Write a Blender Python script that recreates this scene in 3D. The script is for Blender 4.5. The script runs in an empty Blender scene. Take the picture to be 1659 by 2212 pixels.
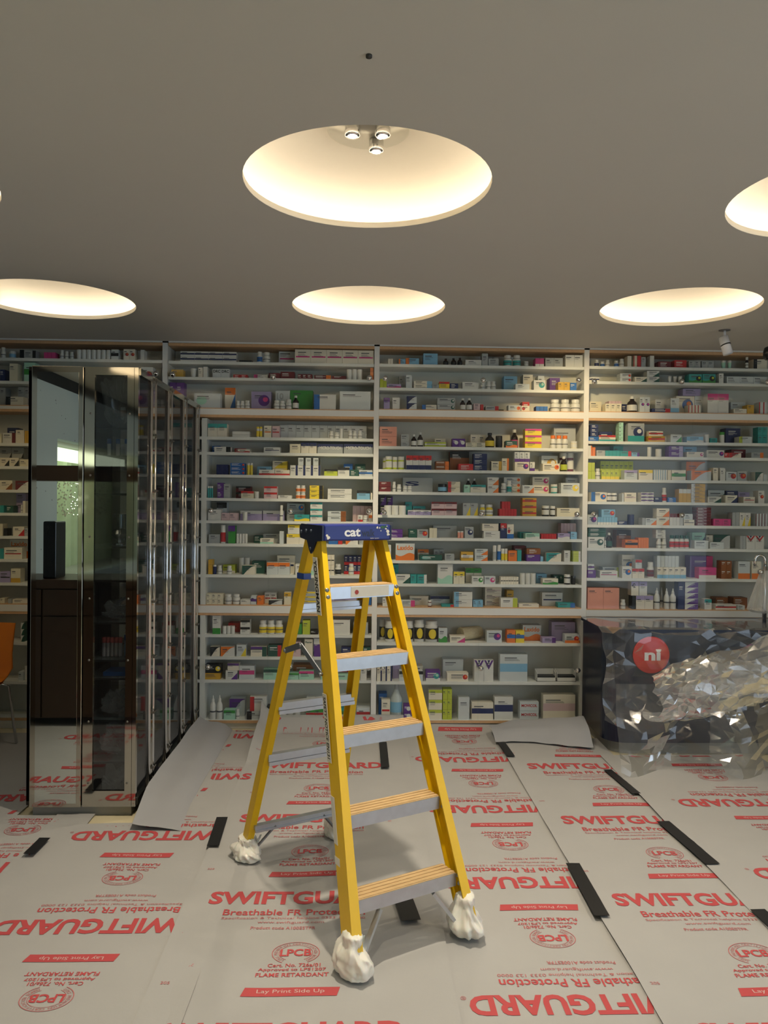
import bpy, bmesh, math, random
from mathutils import Vector, Matrix, noise
SC = bpy.context.scene
COL = SC.collection
PI = math.pi
random.seed(7)

# ------------------------------------------------------------ camera
FPX, CX, CY, EYE = 1700.0, 829.5, 1106.0, 1.59
_y, _p, _r = math.radians(1.84), math.radians(.5), math.radians(.6)
FW = Vector((math.sin(_y)*math.cos(_p), math.cos(_y)*math.cos(_p), -math.sin(_p)))
_r0 = Vector((math.cos(_y), -math.sin(_y), 0)); _u0 = _r0.cross(FW)
RT = _r0*math.cos(_r) + _u0*math.sin(_r); UP = _u0*math.cos(_r) - _r0*math.sin(_r)
cam_data = bpy.data.cameras.new('camera'); cam = bpy.data.objects.new('camera', cam_data); COL.objects.link(cam)
M = Matrix((RT, UP, -FW)).transposed().to_4x4(); M.translation = (0, 0, EYE)
cam.matrix_world = M
cam_data.sensor_fit = 'VERTICAL'; cam_data.sensor_height = 24; cam_data.lens = FPX/2212*24
cam_data.clip_start = .05; SC.camera = cam
def _ray(x, y): return FW + RT*((x-CX)/FPX) - UP*((y-CY)/FPX)
def onY(x, y, Y): d = _ray(x, y); return Vector((0, 0, EYE)) + d*(Y/d.y)          # pixel measured in the photo -> point at depth Y
def onZ(x, y, Z): d = _ray(x, y); return Vector((0, 0, EYE)) + d*((Z-EYE)/d.z)

# ------------------------------------------------------------ exposure, world, lights
SC.view_settings.view_transform = 'Standard'; SC.view_settings.look = 'None'
SC.view_settings.gamma = 1; SC.view_settings.use_curve_mapping = False
SC.view_settings.exposure = 0.0
W = bpy.data.worlds.new('world'); SC.world = W; W.use_nodes = True
W.node_tree.nodes['Background'].inputs[0].default_value = (.55, .68, .9, 1)
W.node_tree.nodes['Background'].inputs[1].default_value = .6
E_RING, E_SPOT, E_DAY = 10.5, 24.0, 60.0
WARM = (1, .86, .66)
def light(name, kind, loc, energy, color, target=None, **kw):
    l = bpy.data.lights.new(name, kind); l.energy = energy; l.color = color
    for k, v in kw.items(): setattr(l, k, v)
    o = bpy.data.objects.new(name, l); COL.objects.link(o); o.location = loc
    if target is not None: o.rotation_euler = (Vector(target)-Vector(loc)).to_track_quat('-Z', 'Y').to_euler()
    return o
YW, ZC = 5.55, 2.72            # front of the shelving, ceiling height
XL, XR, YB = -2.62, 4.2, -3.2
# daylight entering by the shop window in the right-hand wall, beside and behind the camera
light('window_daylight', 'AREA', (XR-.12, -.5, 1.45), E_DAY, (.74, .87, 1), (0, .3, 1.1), shape='RECTANGLE', size=4.2, size_y=2.2)

# ------------------------------------------------------------ materials
def srgb(h):
    h = h.lstrip('#'); c = [int(h[i:i+2], 16)/255 for i in (0, 2, 4)]
    return tuple(x/12.92 if x <= .04045 else ((x+.055)/1.055)**2.4 for x in c)
_mats = {}
def mat(name, hexc, rough=.6, metal=0, var=.05, scale=30, bump=0, bscale=80, **kw):
    if name in _mats: return _mats[name]
    m = bpy.data.materials.new(name); m.use_nodes = True; nt = m.node_tree; b = nt.nodes['Principled BSDF']
    c = srgb(hexc)
    b.inputs['Roughness'].default_value = rough; b.inputs['Metallic'].default_value = metal
    for k, v in kw.items(): b.inputs[k].default_value = v
    if var:
        tc = nt.nodes.new('ShaderNodeTexCoord'); n = nt.nodes.new('ShaderNodeTexNoise'); n.inputs['Scale'].default_value = scale
        n.inputs['Detail'].default_value = 4
        r = nt.nodes.new('ShaderNodeMixRGB'); r.inputs[1].default_value = tuple(x*(1-var*2) for x in c)+(1,); r.inputs[2].default_value = tuple(min(1, x*(1+var)) for x in c)+(1,)
        nt.links.new(tc.outputs['Object'], n.inputs['Vector']); nt.links.new(n.outputs['Fac'], r.inputs[0]); nt.links.new(r.outputs[0], b.inputs['Base Color'])
        if bump:
            n2 = nt.nodes.new('ShaderNodeTexNoise'); n2.inputs['Scale'].default_value = bscale; n2.inputs['Detail'].default_value = 5
            bp = nt.nodes.new('ShaderNodeBump'); bp.inputs['Strength'].default_value = bump; bp.inputs['Distance'].default_value = .01
            nt.links.new(tc.outputs['Object'], n2.inputs['Vector']); nt.links.new(n2.outputs['Fac'], bp.inputs['Height']); nt.links.new(bp.outputs[0], b.inputs['Normal'])
    else: b.inputs['Base Color'].default_value = c+(1,)
    _mats[name] = m; return m
def emis(name, col, s):
    m = bpy.data.materials.new(name); m.use_nodes = True; nt = m.node_tree; nt.nodes.clear()
    e = nt.nodes.new('ShaderNodeEmission'); e.inputs[0].default_value = tuple(col)+(1,); e.inputs[1].default_value = s
    o = nt.nodes.new('ShaderNodeOutputMaterial'); nt.links.new(e.outputs[0], o.inputs[0]); return m
def film_mat(name, tint=(.9, .94, .96), haze=.16, gloss=.35, rough=.12, base=.05, clear=(.97, .98, .98)):
    m = bpy.data.materials.new(name); m.use_nodes = True; nt = m.node_tree; nt.nodes.clear(); N = nt.nodes.new; L = nt.links.new
    t = N('ShaderNodeBsdfTransparent'); t.inputs[0].default_value = tuple(clear)+(1,)
    d = N('ShaderNodeBsdfDiffuse'); d.inputs[0].default_value = tint+(1,)
    g = N('ShaderNodeBsdfGlossy'); g.inputs['Roughness'].default_value = rough; g.inputs[0].default_value = (1, 1, 1, 1)
    lw = N('ShaderNodeLayerWeight'); lw.inputs[0].default_value = .35
    mu = N('ShaderNodeMath'); mu.operation = 'MULTIPLY_ADD'; mu.inputs[1].default_value = gloss; mu.inputs[2].default_value = base; L(lw.outputs['Fresnel'], mu.inputs[0])
    mh = N('ShaderNodeMath'); mh.operation = 'MULTIPLY_ADD'; mh.inputs[1].default_value = haze*2.2; mh.inputs[2].default_value = haze*.5; L(lw.outputs['Facing'], mh.inputs[0])
    a = N('ShaderNodeMixShader'); L(mh.outputs[0], a.inputs[0]); L(t.outputs[0], a.inputs[1]); L(d.outputs[0], a.inputs[2])
    b = N('ShaderNodeMixShader'); L(mu.outputs[0], b.inputs[0]); L(a.outputs[0], b.inputs[1]); L(g.outputs[0], b.inputs[2])
    o = N('ShaderNodeOutputMaterial'); L(b.outputs[0], o.inputs[0]); return m
PAL = {'w': ('white', '#dcdcd8'), 'c': ('cream', '#e2dbc4'), 'g': ('grey', '#a9aeb0'), 'k': ('black', '#16181c'), 'r': ('red', '#c2262b'), 'n': ('navy', '#1c2a5e'),
 'b': ('blue', '#2368b4'), 'u': ('pale blue', '#7fb4d6'), 't': ('teal', '#2f9c9c'), 'e': ('green', '#3b9440'), 'l': ('lime', '#b9c63e'), 'y': ('yellow', '#e9cf35'),
 'o': ('orange', '#e67a2c'), 'p': ('purple', '#5e2f8a'), 'v': ('lavender', '#a79bc6'), 'm': ('magenta', '#cf3f86'), 'q': ('pale pink', '#d3b8bd'), 's': ('salmon', '#e8a18e'),
 'a': ('brown', '#8e5224'), 'd': ('maroon', '#6e1a24'), 'z': ('mustard', '#cfa337'), 'f': ('dark green', '#1f5449'), 'i': ('mint', '#a9d8c4')}
def card(c, k=0):
    if c == 'w' and k % 3: return mat(*(('carton_cool_white', '#ccd3d6') if k % 3 == 1 else ('carton_warm_white', '#e6dfcf')), .5, var=.03)
    return mat('carton_'+PAL[c][0].replace(' ', '_'), PAL[c][1], .55, var=.03)
def plas(c): return mat('plastic_'+PAL[c][0].replace(' ', '_'), PAL[c][1], .3, var=.02)
INK = mat('grey_print', '#4a4e55', .6, var=0)
WHITE = mat('shelf_white', '#e2e4e1', .45, var=.015, scale=6)
BACKP = mat('shelf_back_grey', '#d2d3cb', .55, var=.03, scale=4)
WOOD = mat('pale_wood_edge', '#d3ab80', .5, var=.1, scale=60)
CHROME = mat('chrome', '#e6e6e6', .07, 1, var=0)
STEEL = mat('polished_steel', '#b9b5aa', .05, 1, var=.04, scale=5)
ALU = mat('aluminium', '#c6ccd3', .38, .85, var=.08, scale=25)
DARK = mat('dark_gap', '#0c0c0d', .6, var=0)

# ------------------------------------------------------------ mesh helpers
_tc = {}
def text_geo(s, bold=0.0, align=True):
    k = (s, bold)
    if k not in _tc:
        cu = bpy.data.curves.new('t', 'FONT'); cu.body = s; cu.size = 1; cu.offset = bold; cu.resolution_u = 3
        ob = bpy.data.objects.new('t', cu); me = bpy.data.meshes.new_from_object(ob)
        vs = [(v.co.x, v.co.y) for v in me.vertices]; fs = [tuple(p.vertices) for p in me.polygons]
        bpy.data.objects.remove(ob); bpy.data.curves.remove(cu); bpy.data.meshes.remove(me)
        xs = [v[0] for v in vs]; ys = [v[1] for v in vs]
        _tc[k] = (vs, fs, min(xs), max(xs), min(ys), max(ys))
    return _tc[k]
class MB:
    def __init__(s): s.bm = bmesh.new(); s.ms = []
    def mi(s, m):
        if m not in s.ms: s.ms.append(m)
        return s.ms.index(m)
    def face(s, pts, m, smooth=False):
        f = s.bm.faces.new([s.bm.verts.new(p) for p in pts]); f.material_index = s.mi(m); f.smooth = smooth; return f
    def mesh(s, vs, fs, m, smooth=False):
        V = [s.bm.verts.new(v) for v in vs]; k = s.mi(m)
        for f in fs:
            try: q = s.bm.faces.new([V[i] for i in f]); q.material_index = k; q.smooth = smooth
            except ValueError: pass
        return V
    def box(s, x0, x1, y0, y1, z0, z1, m, bev=0):
        P = [(x0, y0, z0), (x1, y0, z0), (x1, y1, z0), (x0, y1, z0), (x0, y0, z1), (x1, y0, z1), (x1, y1, z1), (x0, y1, z1)]
        F = [(0, 3, 2, 1), (4, 5, 6, 7), (0, 1, 5, 4), (1, 2, 6, 5), (2, 3, 7, 6), (3, 0, 4, 7)]
        V = s.mesh(P, F, m)
        if bev:
            es = list({e for v in V for e in v.link_edges})
            bmesh.ops.bevel(s.bm, geom=es, offset=bev, segments=2, profile=.5, affect='EDGES')
        return s
    def hexa(s, A, B, m):                      # A, B: two matching rings -> closed solid
        n = len(A); F = [tuple(range(n))[::-1], tuple(range(n, 2*n))]+[(i, (i+1) % n, n+(i+1) % n, n+i) for i in range(n)]
        s.mesh(list(A)+list(B), F, m); return s
    def bar(s, a, b, w, t, m, up=(0, 0, 1)):    # rectangular bar a->b
        a, b = Vector(a), Vector(b); d = (b-a).normalized(); u = Vector(up); x = d.cross(u).normalized(); u = x.cross(d)
        r = [x*(sx*w/2)+u*(sy*t/2) for sx, sy in ((-1, -1), (1, -1), (1, 1), (-1, 1))]
        return s.hexa([a+q for q in r], [b+q for q in r], m)
    def tube(s, pts, r, m, n=10, caps=True):
        pts = [Vector(p) for p in pts]; vs = []; x = None
        rr = r if isinstance(r, (list, tuple)) else [r]*len(pts)
        for i, p in enumerate(pts):
            d = (pts[min(i+1, len(pts)-1)]-pts[max(i-1, 0)]).normalized()
            if x is None: x = d.cross(Vector((0, 0, 1)) if abs(d.z) < .9 else Vector((1, 0, 0))).normalized()
            else: x = (x-d*x.dot(d)).normalized()
            y = d.cross(x)
            vs += [p+(x*math.cos(2*PI*k/n)+y*math.sin(2*PI*k/n))*rr[i] for k in range(n)]
        fs = [(i*n+k, i*n+(k+1) % n, (i+1)*n+(k+1) % n, (i+1)*n+k) for i in range(len(pts)-1) for k in range(n)]
        if caps: fs += [tuple(range(n))[::-1], tuple(range((len(pts)-1)*n, len(pts)*n))]
        s.mesh(vs, fs, m, True); return s
    def lathe(s, prof, m, n=20, c=(0, 0, 0), caps=True):
        vs = [(c[0]+r*math.cos(2*PI*k/n), c[1]+r*math.sin(2*PI*k/n), c[2]+z) for r, z in prof for k in range(n)]
        fs = [(i*n+k, i*n+(k+1) % n, (i+1)*n+(k+1) % n, (i+1)*n+k) for i in range(len(prof)-1) for k in range(n)]
        if caps: fs += [tuple(range(n))[::-1], tuple(range((len(prof)-1)*n, len(prof)*n))]
        s.mesh(vs, fs, m, True); return s
    def text(s, t, m, x0, x1, z0, z1, fn, bold=0.0, keep=None, sub=False):
        vs, fs, a, b, c, d = text_geo(t, bold)
        P = [(x0+(v[0]-a)/(b-a)*(x1-x0), z0+(v[1]-c)/(d-c)*(z1-z0)) for v in vs]
        if keep: fs = [f for f in fs if all(keep(P[i]) for i in f)]
        s.mesh([fn(*p) for p in P], fs, m); return s
    def build(s, name, parent=None, loc=None, rz=0, shade=None):
        bmesh.ops.recalc_face_normals(s.bm, faces=s.bm.faces) if shade != 'keep' else None
        me = bpy.data.meshes.new(name); s.bm.to_mesh(me); s.bm.free()
        for m in s.ms: me.materials.append(m)
        o = bpy.data.objects.new(name, me); COL.objects.link(o)
        if parent: o.parent = parent
        if loc is not None: o.location = loc
        if rz: o.rotation_euler = (0, 0, rz)
        if shade == 'smooth': me.set_sharp_from_angle(angle=.7)
        return o
def empty(name, loc, rz=0):
    o = bpy.data.objects.new(name, None); COL.objects.link(o); o.location = loc; o.rotation_euler = (0, 0, rz); o.empty_display_size = .05; return o
def tag(o, label, cat, group=None):
    o['label'] = label; o['category'] = cat
    if group: o['group'] = group
    return o
def struct(o): o['kind'] = 'structure'; return o

# ------------------------------------------------------------ the room
FLOORM = mat('pale_floor', '#d9cfae', .45, var=.05, scale=3)
CEILM = mat('ceiling_plaster', '#c6c4c0', .85, var=.015, scale=2)
WALLM = mat('plain_wall', '#a9a9a2', .8, var=.03, scale=3)
o = MB().box(XL-.1, XR+.1, YB-.1, 6.0, -.1, 0, FLOORM); struct(o.build('floor'))
DISC = [(-1.72, 4.50), (.045, 4.505), (1.80, 4.41), (-1.735, 2.80), (.02, 2.785), (1.785, 2.80),
        (-1.72, 1.07), (.02, 1.07), (1.78, 1.07), (.02, -.65), (3.5, 2.8)]
R0 = .435
# ceiling slab with round holes: cells between the holes are filled, each hole cell is a ring of quads
b = MB()
xs = sorted({XL-.1, XR+.1}); cells = []
def ceiling_patch(x0, x1, y0, y1, hole=None):
    if hole is None: b.face([(x0, y0, ZC), (x0, y1, ZC), (x1, y1, ZC), (x1, y0, ZC)], CEILM); return
    hx, hy = hole; n = 64
    ring = [(hx+R0*math.cos(2*PI*k/n), hy+R0*math.sin(2*PI*k/n), ZC) for k in range(n)]
    out = []
    for k in range(n):
        dx, dy = math.cos(2*PI*k/n), math.sin(2*PI*k/n); t = []
        if dx > 1e-9: t.append((x1-hx)/dx)
        if dx < -1e-9: t.append((x0-hx)/dx)
        if dy > 1e-9: t.append((y1-hy)/dy)
        if dy < -1e-9: t.append((y0-hy)/dy)
        t = min(t); out.append((hx+dx*t, hy+dy*t, ZC))
    for k in range(n):
        q = (k+1) % n; pts = [ring[k], out[k], out[q], ring[q]]
        for cxx in (x0, x1):
            for cyy in (y0, y1):
                A, B2 = out[k], out[q]
                if (abs(A[0]-cxx) < 1e-6) != (abs(B2[0]-cxx) < 1e-6) and (abs(A[1]-cyy) < 1e-6) != (abs(B2[1]-cyy) < 1e-6) and math.hypot(A[0]-cxx, A[1]-cyy) < .5 and math.hypot(B2[0]-cxx, B2[1]-cyy) < .5:
                    pts = [ring[k], out[k], (cxx, cyy, ZC), out[q], ring[q]]
        b.face(pts, CEILM)
bands = [(-1.2, -.1, -.65), (.5, 1.65, 1.07), (2.2, 3.4, 2.8), (3.85, 5.1, 4.5)]
yprev = YB-.1
for (y0, y1, yc) in bands:
    ceiling_patch(XL-.1, XR+.1, yprev, y0); yprev = y1
    row = sorted([d for d in DISC if abs(d[1]-yc) < .2]); xp = XL-.1
    for d in row:
        ceiling_patch(xp, d[0]-.5, y0, y1); ceiling_patch(d[0]-.5, min(d[0]+.5, XR+.1), y0, y1, d); xp = d[0]+.5
    ceiling_patch(xp, XR+.1, y0, y1)
ceiling_patch(XL-.1, XR+.1, yprev, 6.0)
struct(b.build('ceiling', shade='keep'))
o = MB().box(XL-.1, XR+.1, YB-.1, 6.0, ZC+.42, ZC+.5, DARK); struct(o.build('ceiling_void_slab'))
o = MB().box(XL-.1, XR+.1, 5.85, 6.0, 0, ZC+.42, WALLM); struct(o.build('wall_back'))
b = MB(); b.box(XR, XR+.1, 1.7, 5.85, 0, ZC+.42, WALLM); b.box(XR, XR+.1, YB, -2.7, 0, ZC+.42, WALLM); b.box(XR, XR+.1, -2.7, 1.7, 2.6, ZC+.42, WALLM); b.box(XR, XR+.1, -2.7, 1.7, 0, .25, WALLM); struct(b.build('wall_right'))
# left wall: pale board lining with small dark fixings, dark shadow gap on top, opening to a curtained room
DOT = mat('pale_board', '#b5c3c8', .6, var=.03, scale=2)
_nt = DOT.node_tree; _b = _nt.nodes['Principled BSDF']; _l = _b.inputs['Base Color'].links[0].from_socket
_v = _nt.nodes.new('ShaderNodeTexVoronoi'); _v.inputs['Scale'].default_value = 11; _tcn = _nt.nodes.new('ShaderNodeTexCoord'); _nt.links.new(_tcn.outputs['Object'], _v.inputs['Vector'])
_m = _nt.nodes.new('ShaderNodeMath'); _m.operation = 'GREATER_THAN'; _m.inputs[1].default_value = .075; _nt.links.new(_v.outputs['Distance'], _m.inputs[0])
_x = _nt.nodes.new('ShaderNodeMixRGB'); _x.inputs[1].default_value = (.08, .08, .09, 1); _nt.links.new(_m.outputs[0], _x.inputs[0]); _nt.links.new(_l, _x.inputs[2]); _nt.links.new(_x.outputs[0], _b.inputs['Base Color'])
b = MB(); b.box(XL-.1, XL, 1.05, 5.85, 0, ZC-.13, DOT); b.box(XL-.1, XL, YB, 1.05, 2.14, ZC-.13, DOT); b.box(XL-.1, XL, YB, -1.7, 0, 2.14, DOT)
b.box(XL-.1, XL, -1.7, 1.05, 0, .9, DOT)
b.box(XL-.15, XL-.06, YB, 5.85, ZC-.13, ZC+.42, DARK); struct(b.build('wall_left'))
b = MB(); b.box(XL-.6, XL-.1, -2, 1.4, .88, .9, WALLM); b.box(XL-.6, XL-.1, -2, 1.4, 2.14, 2.2, WALLM)
b.box(XL-.65, XL-.6, -2, 1.4, .88, 2.2, WALLM); b.box(XL-.6, XL-.1, -2.05, -2, .88, 2.2, WALLM); b.box(XL-.6, XL-.1, 1.4, 1.45, .88, 2.2, WALLM); struct(b.build('wall_alcove'))
GC = mat('green_curtain_fabric', '#b9c4a2', .8, var=.1, scale=8)
b = MB(); N = 120; vs = []
for i in range(N+1):
    y = -1.9+3.2*i/N; x = XL-.48+.03*math.sin(i*.9)+.02*math.sin(i*.37); vs += [(x, y, .9), (x, y, 2.13)]
b.mesh(vs, [(2*i, 2*i+2, 2*i+3, 2*i+1) for i in range(N)], GC, True)
tag(b.build('green_curtain'), 'pleated green curtain hanging in the lit recess seen in the mirror', 'curtain')
b = MB().box(XL-.33, XL-.3, -1.9, 1.3, 1.99, 2.12, emis('strip_glow', (.88, 1, .72), 2.2)); tag(b.build('ceiling_strip_light'), 'greenish white strip light above the green curtain, seen mirrored', 'light')
# wall behind the camera, with the shop window in it
b = MB(); b.box(XL, XR, YB-.1, YB, 0, ZC+.42, WALLM); struct(b.build('wall_front'))
FR = mat('window_frame_dark', '#2b2e30', .4, var=0)
b = MB()
for y in (-2.7, -1.25, .2, 1.64): b.box(XR+.02, XR+.08, y, y+.06, .25, 2.6, FR)
b.box(XR+.02, XR+.08, -2.7, 1.7, .25, .31, FR); b.box(XR+.02, XR+.08, -2.7, 1.7, 2.54, 2.6, FR); struct(b.build('window_1'))
# brown joinery left of the camera (seen in the mirror of the steel case)
BR = mat('brown_laminate', '#4a392c', .45, var=.08, scale=12); t = empty('brown_counter', (-2.0, 2.2, 0))
tag(t, 'dark brown laminate counter reflected in the mirrored steel case', 'counter')
MB().box(-.6, .55, -.3, .15, .06, .98, BR).build('carcass', t); MB().box(-.62, .57, -.32, .17, .98, 1.04, BR).build('worktop', t)
for x in (-.6, -.22, .17): MB().box(x+.004, x+.372, .15, .168, .07, .78, BR).build('door', t)
for x in (-.6, -.22, .17): MB().box(x+.004, x+.372, .15, .168, .79, .97, BR).build('drawer', t)
b = MB().box(XL, -1.5, 2.1, 2.25, 1.74, 1.85, BR); tag(b.build('timber_beam'), 'dark brown beam above the brown counter, seen in mirror', 'beam')
BK = mat('black_plastic', '#121418', .25, var=0)
b = MB().box(-.045, .045, -.1, .1, 0, .41, BK, .01); tag(b.build('coffee_machine', loc=(-2.2, 2.2, 1.04)), 'black upright machine on the brown counter, reflected in the mirror', 'machine')
b = MB(); rn = random.Random(5)
for q in range(420):
    y, z = rn.uniform(-1.3, .55), rn.uniform(1.45, 1.94); x = XL-.28+rn.uniform(-.07, .07); r = .009
    b.mesh([(x, y, z+r), (x-r, y, z), (x, y-r, z), (x+r, y, z), (x, y+r, z), (x, y, z-r*1.6)], [(0, 1, 2), (0, 2, 3), (0, 3, 4), (0, 4, 1), (5, 2, 1), (5, 3, 2), (5, 4, 3), (5, 1, 4)], CHROME)
o = tag(b.build('crystal_strands', shade='keep'), 'sparkling crystal strands hanging before the green curtain, seen mirrored', 'chandelier'); o['kind'] = 'stuff'
light('alcove_lamp', 'AREA', (XL-.2, -.3, 2.1), 16, (.88, 1, .74), (XL-.4, -.3, 1.0), shape='RECTANGLE', size=.2, size_y=2.6)
# dark strip painting in the far shadow gap over the shelving
b = MB().box(XL, XR, YW-.0, YW+.01, ZC-.012, ZC-.001, DARK); struct(b.build('shadow_strip_1'))

# ------------------------------------------------------------ recessed ceiling domes
DOMEM = mat('dome_plaster', '#efe8da', .8, var=.01)
RINGE = emis('warm_led', WARM, E_RING); RINGC = emis('cool_led', (.75, .88, 1), E_RING)
SPOTE = emis('lamp_glow', (1, .85, .62), 40)
where = ['back row, left, part outside the frame', 'back row, centre, above the ladder', 'back row, right, above the white spotlight', 'front row, at the left photo edge',
         'front row, centre, with lamps inside', 'front row, at the right photo edge'] + [None]*8
for i, (dx, dy) in enumerate(DISC):
    t = empty('recessed_dome_light', (dx, dy, ZC))
    tag(t, 'round recessed ceiling dome light, '+(where[i] or 'out of the frame nearer the camera'), 'ceiling light', 'round recessed dome lights in the ceiling')
    n = 64; b = MB(); vs = []
    for z in (0, .022):
        vs += [(R0*math.cos(2*PI*k/n), R0*math.sin(2*PI*k/n), z) for k in range(n)]
    vs += [((R0+.012)*math.cos(2*PI*k/n), (R0+.012)*math.sin(2*PI*k/n), .022) for k in range(n)]
    b.mesh(vs, [(r*n+k, r*n+(k+1) % n, (r+1)*n+(k+1) % n, (r+1)*n+k) for r in (0, 1) for k in range(n)], DOMEM, True)
    b.build('rim', t, shade='keep')
    prof = [(R0+.005, .022), (R0+.055, .022), (R0+.06, .05)]+[((R0+.06)*math.cos(a), .05+.17*math.sin(a)) for a in [k*PI/2/12 for k in range(1, 12)]]+[(.002, .22)]
    b = MB().lathe(prof, DOMEM, n=48, caps=False); b.build('dome', t, shade='keep')
    n = 48
    segs = [(0, 48, RINGE)] if i else [(0, 20, RINGE), (21, 29, RINGE), (30, 37, RINGE), (38, 44, RINGC)]
    for (k0, k1, mt) in segs:
        b = MB(); vs = []
        for k in range(k0, k1+1):
            a0 = 2*PI*k/n; vs += [((R0+.02)*math.cos(a0), (R0+.02)*math.sin(a0), .025), ((R0+.045)*math.cos(a0), (R0+.045)*math.sin(a0), .025)]
        b.mesh(vs, [(2*q, 2*q+1, 2*q+3, 2*q+2) for q in range(k1-k0)], mt); b.build('led_strip', t, shade='keep')
    MB().lathe([(.145, .188), (.145, .2)], mat('satin_plate', '#b4b2a8', .35, .6, var=0), n=40).build('mounting_plate', t)
    for (x, y) in ((-.055, -.045), (.05, -.05), (.03, .07)):
        sp = MB().lathe([(.012, .205), (.012, .19), (.026, .187), (.028, .15), (.024, .146)], CHROME, n=20, c=(x, y, 0)).build('spot_lamp', t)
        MB().lathe([(.022, .1475), (.015, .1455), (.002, .1445)], SPOTE, n=16, c=(x, y, 0)).build('bulb', sp)
# lamps of the dome fixtures
for i, (dx, dy) in enumerate(DISC[:12]):
    k = {0: .2, 1: .7, 2: .8, 3: .2, 4: 3.4, 5: .7, 6: .25, 7: .9, 8: .6}.get(i, .5)
    light('dome_spot', 'SPOT', (dx, dy+.03, ZC+.13), E_SPOT*k*2.2, WARM, (dx+.05, dy+.1, 0), spot_size=1.75, spot_blend=.6, shadow_soft_size=.03)
light('shelf_spot', 'SPOT', (1.2, 4.35, ZC-.03), 75, (1, .74, .4), (1.55, YW, 2.15), spot_size=.9, spot_blend=.9, shadow_soft_size=.04)
light('shelf_spot', 'SPOT', (-.1, 4.3, ZC-.03), 60, (1, .8, .5), (-.15, YW, 1.5), spot_size=.8, spot_blend=1, shadow_soft_size=.04)
light('shelf_spot', 'SPOT', (-2.2, 4.0, ZC-.03), 20, (1, .68, .3), (-2.4, YW, 1.4), spot_size=.9, spot_blend=1, shadow_soft_size=.04)

# small ceiling fittings
p = onZ(797, 119, ZC); b = MB().lathe([(.008, -.006), (.008, 0)], mat('fitting_dark', '#3a3a38', .5, var=0), n=16)
tag(b.build('ceiling_fixing', loc=p), 'tiny dark screw fixing alone on the plain ceiling', 'screw')
p = onZ(1565, 713, ZC); t = empty('ceiling_spotlight', p); tag(t, 'white cylindrical spotlight hanging under the right back dome', 'spotlight')
LW = mat('lamp_white', '#e9ebf2', .4, var=0)
MB().lathe([(.035, -.004), (.035, 0)], mat('plate_grey', '#77777a', .4, .5, var=0), n=24).build('ceiling_plate', t)
MB().tube([(0, 0, 0), (.003, 0, -.05)], .008, LW).build('stem', t)
MB().tube([(-.008, 0, -.045), (.016, -.02, -.155)], .03, LW, n=24).build('lamp_head', t)
MB().tube([(.003, -.011, -.094), (.0045, -.0125, -.1)], .031, DARK, n=24).build('joint_ring', t)
p = onY(1662, 765, 4.9); t = empty('black_spotlight', p); tag(t, 'black round spotlight cut off by the right photo edge', 'spotlight')
MB().lathe([(.01, .05), (.03, .04), (.037, .015), (.037, -.02), (.025, -.035)], BK, n=24).build('lamp_head', t)
MB().tube([(0, 0, .045), (0, 0, ZC-p.z)], .006, BK).build('stem', t)

# ------------------------------------------------------------ shelving wall
GLASS = film_mat('clear_glass', (.8, .88, .87), .008, .10, .01, .004, (.985, .995, .99))
SECT = {
 'A': dict(ref=40, x0=XL+.01, x1=onY(357, 800, YW).x-.02, name='far left', rows=[773, 823, 875, 957, 1007, 1058, 1108, 1158, 1208, 1259, 1304, 1387, 1472, 1550], rails=[(875, 889), (1304, 1326)]),
 'B': dict(ref=600, x0=onY(357, 800, YW).x+.02, x1=onY(812, 1000, YW).x-.018, name='second', rows=[783, 817, 883, 945, 978, 1026.5, 1077, 1125.5, 1175, 1242, 1307, 1371, 1419, 1469, 1556], rails=[(883, 903), (1307, 1330)]),
 'C': dict(ref=1030, x0=onY(812, 1000, YW).x+.018, x1=onY(1265, 1000, YW).x-.018, name='third', rows=[789, 840, 887, 966, 1016, 1064, 1114, 1163, 1212, 1262, 1312, 1389, 1473, 1556], rails=[(886, 907), (1312, 1334)]),
 'D': dict(ref=1460, x0=onY(1265, 1000, YW).x+.018, x1=3.12, name='rightmost', rows=[793.5, 826, 891, 955, 987, 1037, 1085, 1135, 1185, 1250, 1317, 1390, 1473, 1556], rails=[(891, 911), (1317, 1338)])}
SD = .21
BAYW = {'A': 'far left bay', 'B': 'second bay', 'C': 'third bay', 'D': 'right bay'}
ORD = ['top', 'second', 'third', 'fourth', 'fifth', 'sixth', 'seventh', 'eighth', 'ninth', 'tenth', 'eleventh', 'twelfth', 'thirteenth', 'fourteenth', 'bottom']
ZTOP = onY(600, 743, YW).z
KN = {'A': [(338, 808, 1)], 'B': [(374, 810, 0), (590, 815, 1), (798, 817, 1), (456, 1103, 0), (628, 1104, 0), (797, 1105, 1), (450, 1440, 0), (627, 1438, 0), (796, 1442, 1)],
      'C': [(832, 818, 0), (1043, 822, 0), (1249, 822, 1), (830, 1107, 0), (1040, 1109, 0), (1245, 1111, 1), (826, 1442, 0), (1038, 1443, 0), (1247, 1447, 1)],
      'D': [(1282, 824, 0), (1471, 825, 0), (1656, 826, 1), (1281, 1111, 0), (1471, 1113, 0)]}
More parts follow.
